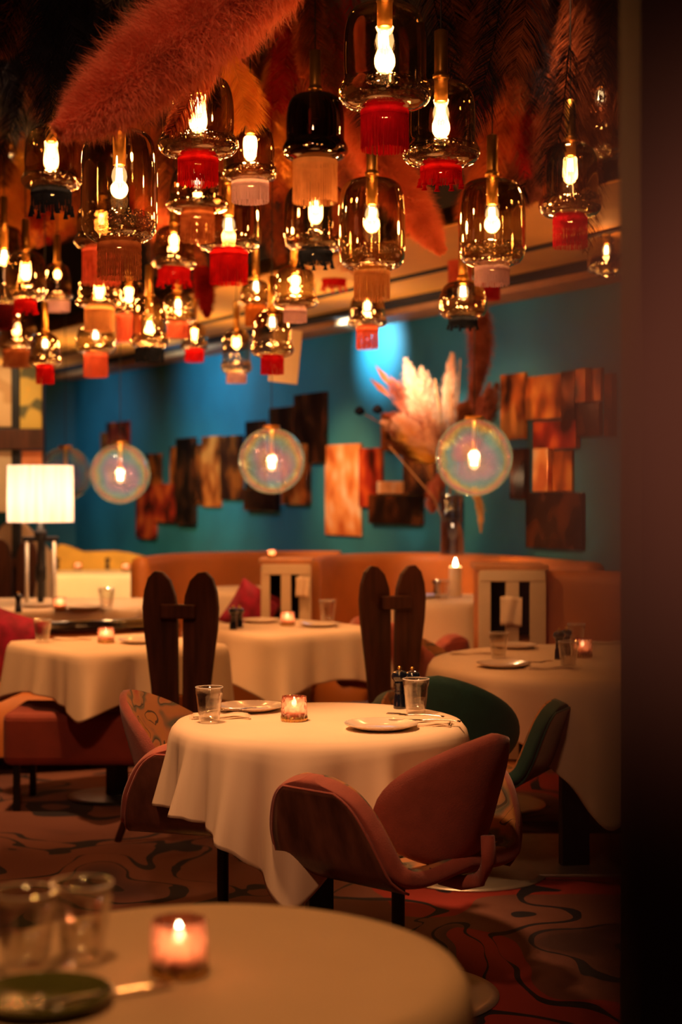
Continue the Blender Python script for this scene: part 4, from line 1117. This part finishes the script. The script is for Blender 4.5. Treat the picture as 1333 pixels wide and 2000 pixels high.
m.build('stems', simple('dry_stem', (.3, .15, .06), .8), bq)
BL = []
S_yel = strand_mat('yellow_flower', (.95, .6, .12), (.8, .4, .05), .4)
for k in range(16):
    a = math.radians(random.uniform(95, 172)); ln = random.uniform(110, 200)
    x1, y1 = 850 + ln * .75 * math.cos(a), 880 - ln * math.sin(a); b = random.uniform(-25, 25)
    BL.append(([(858, 890), ((858 + x1) / 2 + b * .4, (890 + y1) / 2 - 10), (x1, y1 + random.uniform(-10, 15))], random.uniform(.045, .085), 1500, S_cream if k % 4 else S_dusk))
for k in range(5):
    BL.append(([(850, 900), (825 - 6 * k, 880 - 6 * k), (800 - 3 * k, 850 - 4 * k + random.uniform(-12, 12))], .07, 1300, S_yel))
for k in range(9):
    x1 = random.uniform(900, 985); BL.append(([(890, 900), (905 + (x1 - 900) * .6, 820), (x1, random.uniform(690, 800))], random.uniform(.05, .085), 1500, S_dusk if k % 2 else S_brown))
BL += [([(880, 880), (877, 790), (884, 690)], .06, 2500, S_cream), ([(870, 920), (850, 960), (845, 1000)], .06, 1500, S_dusk), ([(925, 950), (938, 990), (940, 1040)], .03, 900, strand_mat('straw', (.8, .5, .2), (.5, .3, .1), .4)),
  ([(830, 900), (790, 880), (752, 865)], .05, 1500, S_brown), ([(830, 900), (780, 850), (755, 815)], .045, 1500, S_brown)]
for (pts, r, n, mt) in BL:
    plume([bpt(x, y, random.uniform(-.08, .08)) for x, y in pts], r, n, mt, 'plume', bq, origin=(0, 0, 0), w=.0018, core=False, fuzz=1.5, lean=.7)
for (x, y) in ((703, 803), (738, 800)):
    q = bpt(x, y); MB().lathe([(0, -.03), (.03, -.015), (.035, 0), (.025, .02), (0, .035)], 16, c=tuple(q)).build('seed_head', S_navy, bq, smooth=True)
    MB().tube([tuple(q), (q.x * .5, -.02, q.z * .8), tuple(bpt(840, 880))], .003, 5).build('seed_stem', S_brown, bq)
for (x0, y0, x1, y1) in ((733, 712, 768, 760), (722, 738, 765, 778)):
    a = bpt(x0, y0); b = bpt(x1, y1); n = (b - a).normalized(); sd = Vector((n.z, 0, -n.x)) * .02
    m = MB(); mid = (a + b) / 2; m.add([a, mid + sd, b, mid - sd, mid + Vector((0, -.01, 0))], [(0, 1, 4), (1, 2, 4), (2, 3, 4), (3, 0, 4)]); lf = m.build('leaf', strand_mat('leaf_orange', (.7, .25, .12)), bq)
    lf.modifiers.new('s', 'SOLIDIFY').thickness = .003
    MB().tube([tuple(b), tuple(bpt(820, 860))], .002, 5).build('leaf_stem', S_brown, bq)
q = P(835, 800, 10.7); spot('bouquet_spotlight', (q.x - .4, q.y - 1.3, 2.7), (q.x, q.y, q.z), 600, (1, .72, .42), 26, 1, .05)

# ================================================================== SMALL THINGS ON TABLES
def tumbler(label, loc, s=1.0, water=.45):
    t = thing('water_glass', label, 'glass', loc, 0, 'faceted water tumblers')
    h = .115 * s; r0, r1 = .030 * s, .044 * s
    fl = lambda a, z: 1 + (.035 * abs(math.cos(5 * a)) if z < h * .78 else 0)
    MB().lathe([(0, .0), (r0, 0), (r0 + .001, .004), (r0 + (r1 - r0) * .4, h * .4), (r0 + (r1 - r0) * .75, h * .77), (r1 - .001, h * .8), (r1, h), (r1 - .002, h + .001), (r1 - .003, h * .82), (r0 + (r1 - r0) * .4 - .003, h * .42), (r0 - .003, .014), (0, .012)], 60, rfun=fl).build('glass_body', G_clear, t, smooth=True)
    if water:
        zz = h * water; rr = r0 + (r1 - r0) * water - .0035
        MB().lathe([(0, .0145), (r0 - .004, .0145), (rr, zz), (0, zz)], 40).build('water', thin_glass('water', (.96, .95, .93), .08, .5, .02), t, smooth=True)
    MB().tube([(r1 * math.cos(a), r1 * math.sin(a), h) for a in [2 * PI * i / 40 for i in range(41)]], .0013, 5).build('rim', simple('rim_shine', (.9, .85, .8), .1), t, smooth=True)
    return t
def plate(label, loc, r=.115):
    t = MB().lathe([(0, .006), (r * .62, .006), (r * .7, .009), (r * .98, .02), (r, .021), (r * .985, .017), (r * .68, .004), (r * .5, .0), (0, .0)], 72, rfun=lambda a, z: 1 + (.012 * math.cos(36 * a) if z > .012 else 0)).build('side_plate', M_plate, smooth=True, loc=loc)
    return tag(t, label, 'plate', 'cream side plates with scalloped rims')
def candle(label, loc, s=1.0, power=2.0, pinkg=True, color=(1, .5, .2)):
    t = thing('candle_holder', label, 'candle holder', loc, 0, 'glass candle holders')
    r = .042 * s; h = .08 * s
    rf = lambda a, z: 1 + .02 * math.cos(9 * a + z * 160)
    MB().lathe([(0, .004), (r * .95, .002), (r, .006), (r, h * .35), (r * .98, h * .7), (r * .94, h), (r * .9, h), (r * .92, h * .3), (r * .85, .018), (0, .018)], 54, rfun=rf).build('glass_cup', G_pink, t, smooth=True)
    MB().lathe([(0, .001), (r * 1.0, .001), (r * 1.03, .008), (r * 1.0, .018), (r * .9, .019)], 54, rfun=lambda a, z: 1 + .02 * math.cos(14 * a)).build('glass_base', simple('gilt_glass', (.7, .4, .12), .12, metal=.7, var=.5, nscale=120, bump=.8, bscale=150), t, smooth=True)
    MB().lathe([(0, .045 * s), (r * .55, .045 * s), (r * .55, .02), (0, .02)], 24).build('wax', simple('wax', (.9, .6, .4), .5), t, smooth=True)
    MB().lathe([(0, .046 * s), (.006 * s, .05 * s), (.0085 * s, .057 * s), (.005 * s, .068 * s), (0, .078 * s)], 16).build('flame', E_flame, t, smooth=True)
    pointlight('flame_light', (0, 0, .06 * s), power, color, .01, t)
    return t
def mill(label, loc, h=.13):
    t = thing('pepper_mill', label, 'pepper mill', loc, 0, 'black turned pepper and salt mills')
    r = .021
    MB().lathe([(0, 0), (r, 0), (r * 1.05, h * .04), (r, h * .08), (r * .92, h * .3), (r * .75, h * .38), (r * .85, h * .42), (r * .72, h * .46), (r * .85, h * .5), (r * .7, h * .55), (r * .9, h * .6), (r * .8, h * .64), (0, h * .64)], 28).build('body', M_mill, t, smooth=True)
    MB().lathe([(r * .7, h * .64), (r * 1.1, h * .7), (r * 1.2, h * .77), (r * 1.0, h * .85), (r * .4, h * .9), (0, h * .9)], 28, rfun=lambda a, z: 1 + .12 * abs(math.cos(4 * a))).build('cap', M_mill, t, smooth=True)
    MB().lathe([(0, h * .9), (r * .2, h * .91), (r * .38, h * .96), (r * .2, h), (0, h * 1.01)], 14).build('knob', M_brass, t, smooth=True)
    return t
def fork(label, loc, rz, name='fork', tilt=0):
    t = thing(name, label, 'cutlery', loc, rz, 'silver cutlery')
    n = 12; rows = []
    for i in range(n + 1):
        u = i / n; x = -.09 + .13 * u; w = .0045 + .004 * (1 - u) ** 2 + (.0015 if u > .9 else 0)
        rows.append([(x, -w, .006 + .004 * math.sin(u * PI)), (x, 0, .008 + .004 * math.sin(u * PI)), (x, w, .006 + .004 * math.sin(u * PI))])
    h = MB(); h.grid(rows); hd = h.build('handle', M_silver, t, smooth=True); hd.modifiers.new('s', 'SOLIDIFY').thickness = .003
    m = MB()
    if name == 'fork':
        m.box((.048, 0, .007), (.02, .022, .003))
        for k in range(4): m.box((.078, -.0092 + k * .0061, .009), (.045, .003, .0025))
        m.build('tines', M_silver, t)
    else:
        m.add([(.04, -.006, .005), (.12, -.009, .004), (.14, 0, .004), (.12, .004, .004), (.04, .006, .005)] + [(.04, -.006, .008), (.12, -.009, .006), (.14, 0, .006), (.12, .004, .006), (.04, .006, .008)],
              [(4, 3, 2, 1, 0), (5, 6, 7, 8, 9)] + [(i, (i + 1) % 5, (i + 1) % 5 + 5, i + 5) for i in range(5)])
        m.build('blade', M_silver, t)
    return t
def napkin(label, loc, rz, w=.16, l=.09):
    m = MB(); n = 12
    for k in range(3):
        rows = []
        for i in range(n + 1):
            u = i / n - .5
            rows.append([(u * w * (1 - .06 * k), v * l * (1 - .08 * k) + .006 * math.sin(u * 7), .002 + .004 * k + .003 * math.sin(u * 9 + v * 6 + k)) for v in (-.5, -.25, 0, .25, .5)])
        m.grid(rows)
    o = m.build('napkin', M_cloth, smooth=True, loc=loc); o.rotation_euler = (0, 0, rz); o.modifiers.new('s', 'SOLIDIFY').thickness = .003
    return tag(o, label, 'napkin', 'folded white napkins')
TZ = .7535
def on(px, py, z=TZ): p = PZ(px, py, z); return (p.x, p.y, z)
# main table
tumbler('tumbler at the marbled armchair\'s side of the central table, half full', on(409, 1412), 1.0)
tumbler('tumbler in front of the black mills on the central table', on(813, 1393), 1.0)
plate('cream plate at the far side of the central table', on(490, 1388))
plate('cream plate at the near side of the central table', on(745, 1424))
candle('faceted pink glass candle holder glowing on the central table', on(575, 1408), 1.0)
mill('taller black pepper mill on the central table', on(781, 1384), .145)
mill('shorter black salt mill behind the tumbler on the central table', on(806, 1379), .135)
napkin('napkin under the tumbler on the central table', on(430, 1402), .1, .2, .1)
napkin('napkin under the fork on the central table', on(838, 1417), -.2, .15, .08)
a = on(450, 1398); fork('silver fork lying on the napkin by the half-full tumbler', (a[0], a[1], TZ + .012), .5)
a = on(815, 1408); fork('silver fork reaching over the near plate of the central table', (a[0], a[1], TZ + .012), 2.85)
a = on(845, 1418); fork('silver knife beside the fork on the central table', (a[0], a[1], TZ + .012), 2.95, 'knife')
# right table
tumbler('tumbler closest to the plate on the large round table', on(1112, 1306), 1.0)
tumbler('tumbler standing further back on the large round table', on(975, 1286), 1.0, .3)
tumbler('tumbler behind the amber candle on the large round table', on(1128, 1266), 1.0, 0)
plate('cream plate near the edge of the large round table', on(985, 1303))
plate('cream plate further back on the large round table', on(1005, 1266))
mill('black mill beside the amber candle holder', on(1094, 1288), .14)
mill('second black mill behind the amber candle holder', on(1108, 1280), .13)
candle('amber glass candle holder on the large round table', on(1140, 1284), 1.05, 1.4, color=(1, .45, .1))
napkin('napkin with cutlery on the large round table', on(1070, 1306), .2, .2, .1)
napkin('napkin at the back of the large round table', on(925, 1278), .1, .22, .08)
napkin('napkin fading into the drape on the large round table', on(1190, 1258), .1, .2, .08)
a = on(1045, 1303); fork('silver fork on the large round table', (a[0], a[1], TZ + .012), .6)
# left table
tumbler('blurred tumbler on the corner-on square table', on(83, 1256), 1.0, 0)
candle('pink glass candle holder on the corner-on square table', on(207, 1256), .95)
plate('cream plate on the corner-on square table beside the wooden chair', on(278, 1256))
mill('black mill hidden behind the wooden chair\'s edge', on(304, 1248), .13)
napkin('napkin on the corner-on square table', on(140, 1250), .1, .2, .08)
# middle table
candle('pink glass candle holder between the two wooden chairs', on(562, 1222), .95)
mill('black mill on the middle square table beside the heart-backed chair', on(456, 1230), .13)
mill('second black mill close to the first on the middle square table', on(468, 1226), .12)
plate('cream plate on the middle square table', on(510, 1216))
plate('cream plate under the taper glass on the middle square table', on(625, 1224))
tumbler('tall tumbler beside the wooden chair on the middle square table', on(640, 1216), 1.1, 0)
# second-left table
Z2 = .788
mill('black mill on the far table by the floor lamp', on(36, 1196, Z2), .12)
candle('pink glass candle holder on the far table by the floor lamp', on(117, 1190, Z2), .9)
plate('white plate gleaming on the far table by the floor lamp', on(75, 1186, Z2))
plate('white plate beside the tumbler on the far table by the lamp', on(165, 1190, Z2))
tumbler('tumbler with a napkin on the far table by the lamp', on(208, 1190, Z2), 1.1, 0)
# farthest table
mill('black mill at the edge of the farthest table', on(112, 1112, .757), .12)
mill('black mill in the middle of the farthest table', on(210, 1112, .757), .12)
candle('candle holder glowing between two mills on the farthest table', on(152, 1114, .757), .9, .5, color=(1, .6, .15))
candle('candle holder glowing on the farthest table\'s open side', on(246, 1116, .757), .9, .5, color=(1, .6, .15))
# pillar candle table
Z3 = .838; q = on(890, 1166, Z3)
t = thing('pillar_candle', 'tall white pillar candle burning in the leather booth', 'candle', q)
MB().lathe([(0, 0), (.038, 0), (.04, .004), (.04, .185), (.034, .192), (.03, .182), (0, .18)], 32).build('wax', simple('ivory_wax', (.95, .72, .5), .4), t, smooth=True)
MB().lathe([(0, .18), (.009, .19), (.013, .205), (.007, .228), (0, .245)], 14).build('flame', E_flame, t, smooth=True)
pointlight('flame_light', (0, 0, .23), 2.6, (1, .5, .2), .02, t)
tumbler('tumbler beside the pillar candle', on(865, 1170, Z3), 1.0, 0)
tumbler('tumbler at the far end of the pillar candle table', on(795, 1166, Z3), 1.0, 0)
mill('black mill between tumblers on the pillar candle table', on(853, 1166, Z3), .12)
plate('white plate on the pillar candle table', on(825, 1168, Z3))
# tealight on cabinet top
p = P(531, 1090, 9.6)
candle('small tealight glowing on top of the smaller cream cabinet', (p.x, 9.62, a2.z + .008), .6, 1.0)
# foreground table
candle('blurred candle holder glowing on the closest table', on(350, 1903), 1.05, 2.0)
tumbler('blurred tumbler on the closest table beside the candle holder', on(160, 1880), 1.1)
tumbler('blurred tumbler at the frame edge on the closest table', on(50, 1900), 1.1)
o = plate('green side plate at the corner of the closest table', on(85, 1965), .1); o.data.materials.clear(); o.data.materials.append(simple('olive_glaze', (.12, .14, .03), .2, coat=.6))
a = on(180, 1960); fork('blurred knife beside the green plate', (a[0], a[1], TZ + .004), .6, 'knife')

# ================================================================== NEAR DARK DOORWAY EDGE AND DRAPE
M_door = simple('blackened_oak', (.02, .013, .012), .6)
x_ = (1240 - 666.5) / F * 1.7
f = MB(); f.box((x_ + .3, 1.7 + .06, 1.9), (.6, .12, 3.8)); struct(f.build('wall_near', M_door))
def drape():
    rows = []; n = 60; Y = .22
    prof = [(-600, 1290), (0, 1250), (300, 1240), (500, 1205), (620, 1160), (760, 1140), (900, 1155), (1000, 1170), (1200, 1155), (1500, 1130), (1750, 1120), (2000, 1150), (2600, 1170)]
    ys = [p[0] for p in prof]; xs = [p[1] for p in prof]
    for i in range(n + 1):
        py = -600 + 3200 * i / n; ex = np.interp(py, ys, xs); row = []
        for j in range(40):
            x = (ex - 666.5) / F * Y + j * .005; z = CAMZ + (960 - py) / F * Y
            row.append((x, Y + .012 * math.sin(j * .8), z))
        rows.append(row)
    return rows
m = MB(); m.grid(drape()); o = m.build('velvet_drape', simple('brown_velvet', (.16, .07, .05), .8, sheen=.3), smooth=True); o.modifiers.new('s', 'SOLIDIFY').thickness = .004
tag(o, 'out-of-focus dark brown velvet drape right beside the viewer', 'drape')
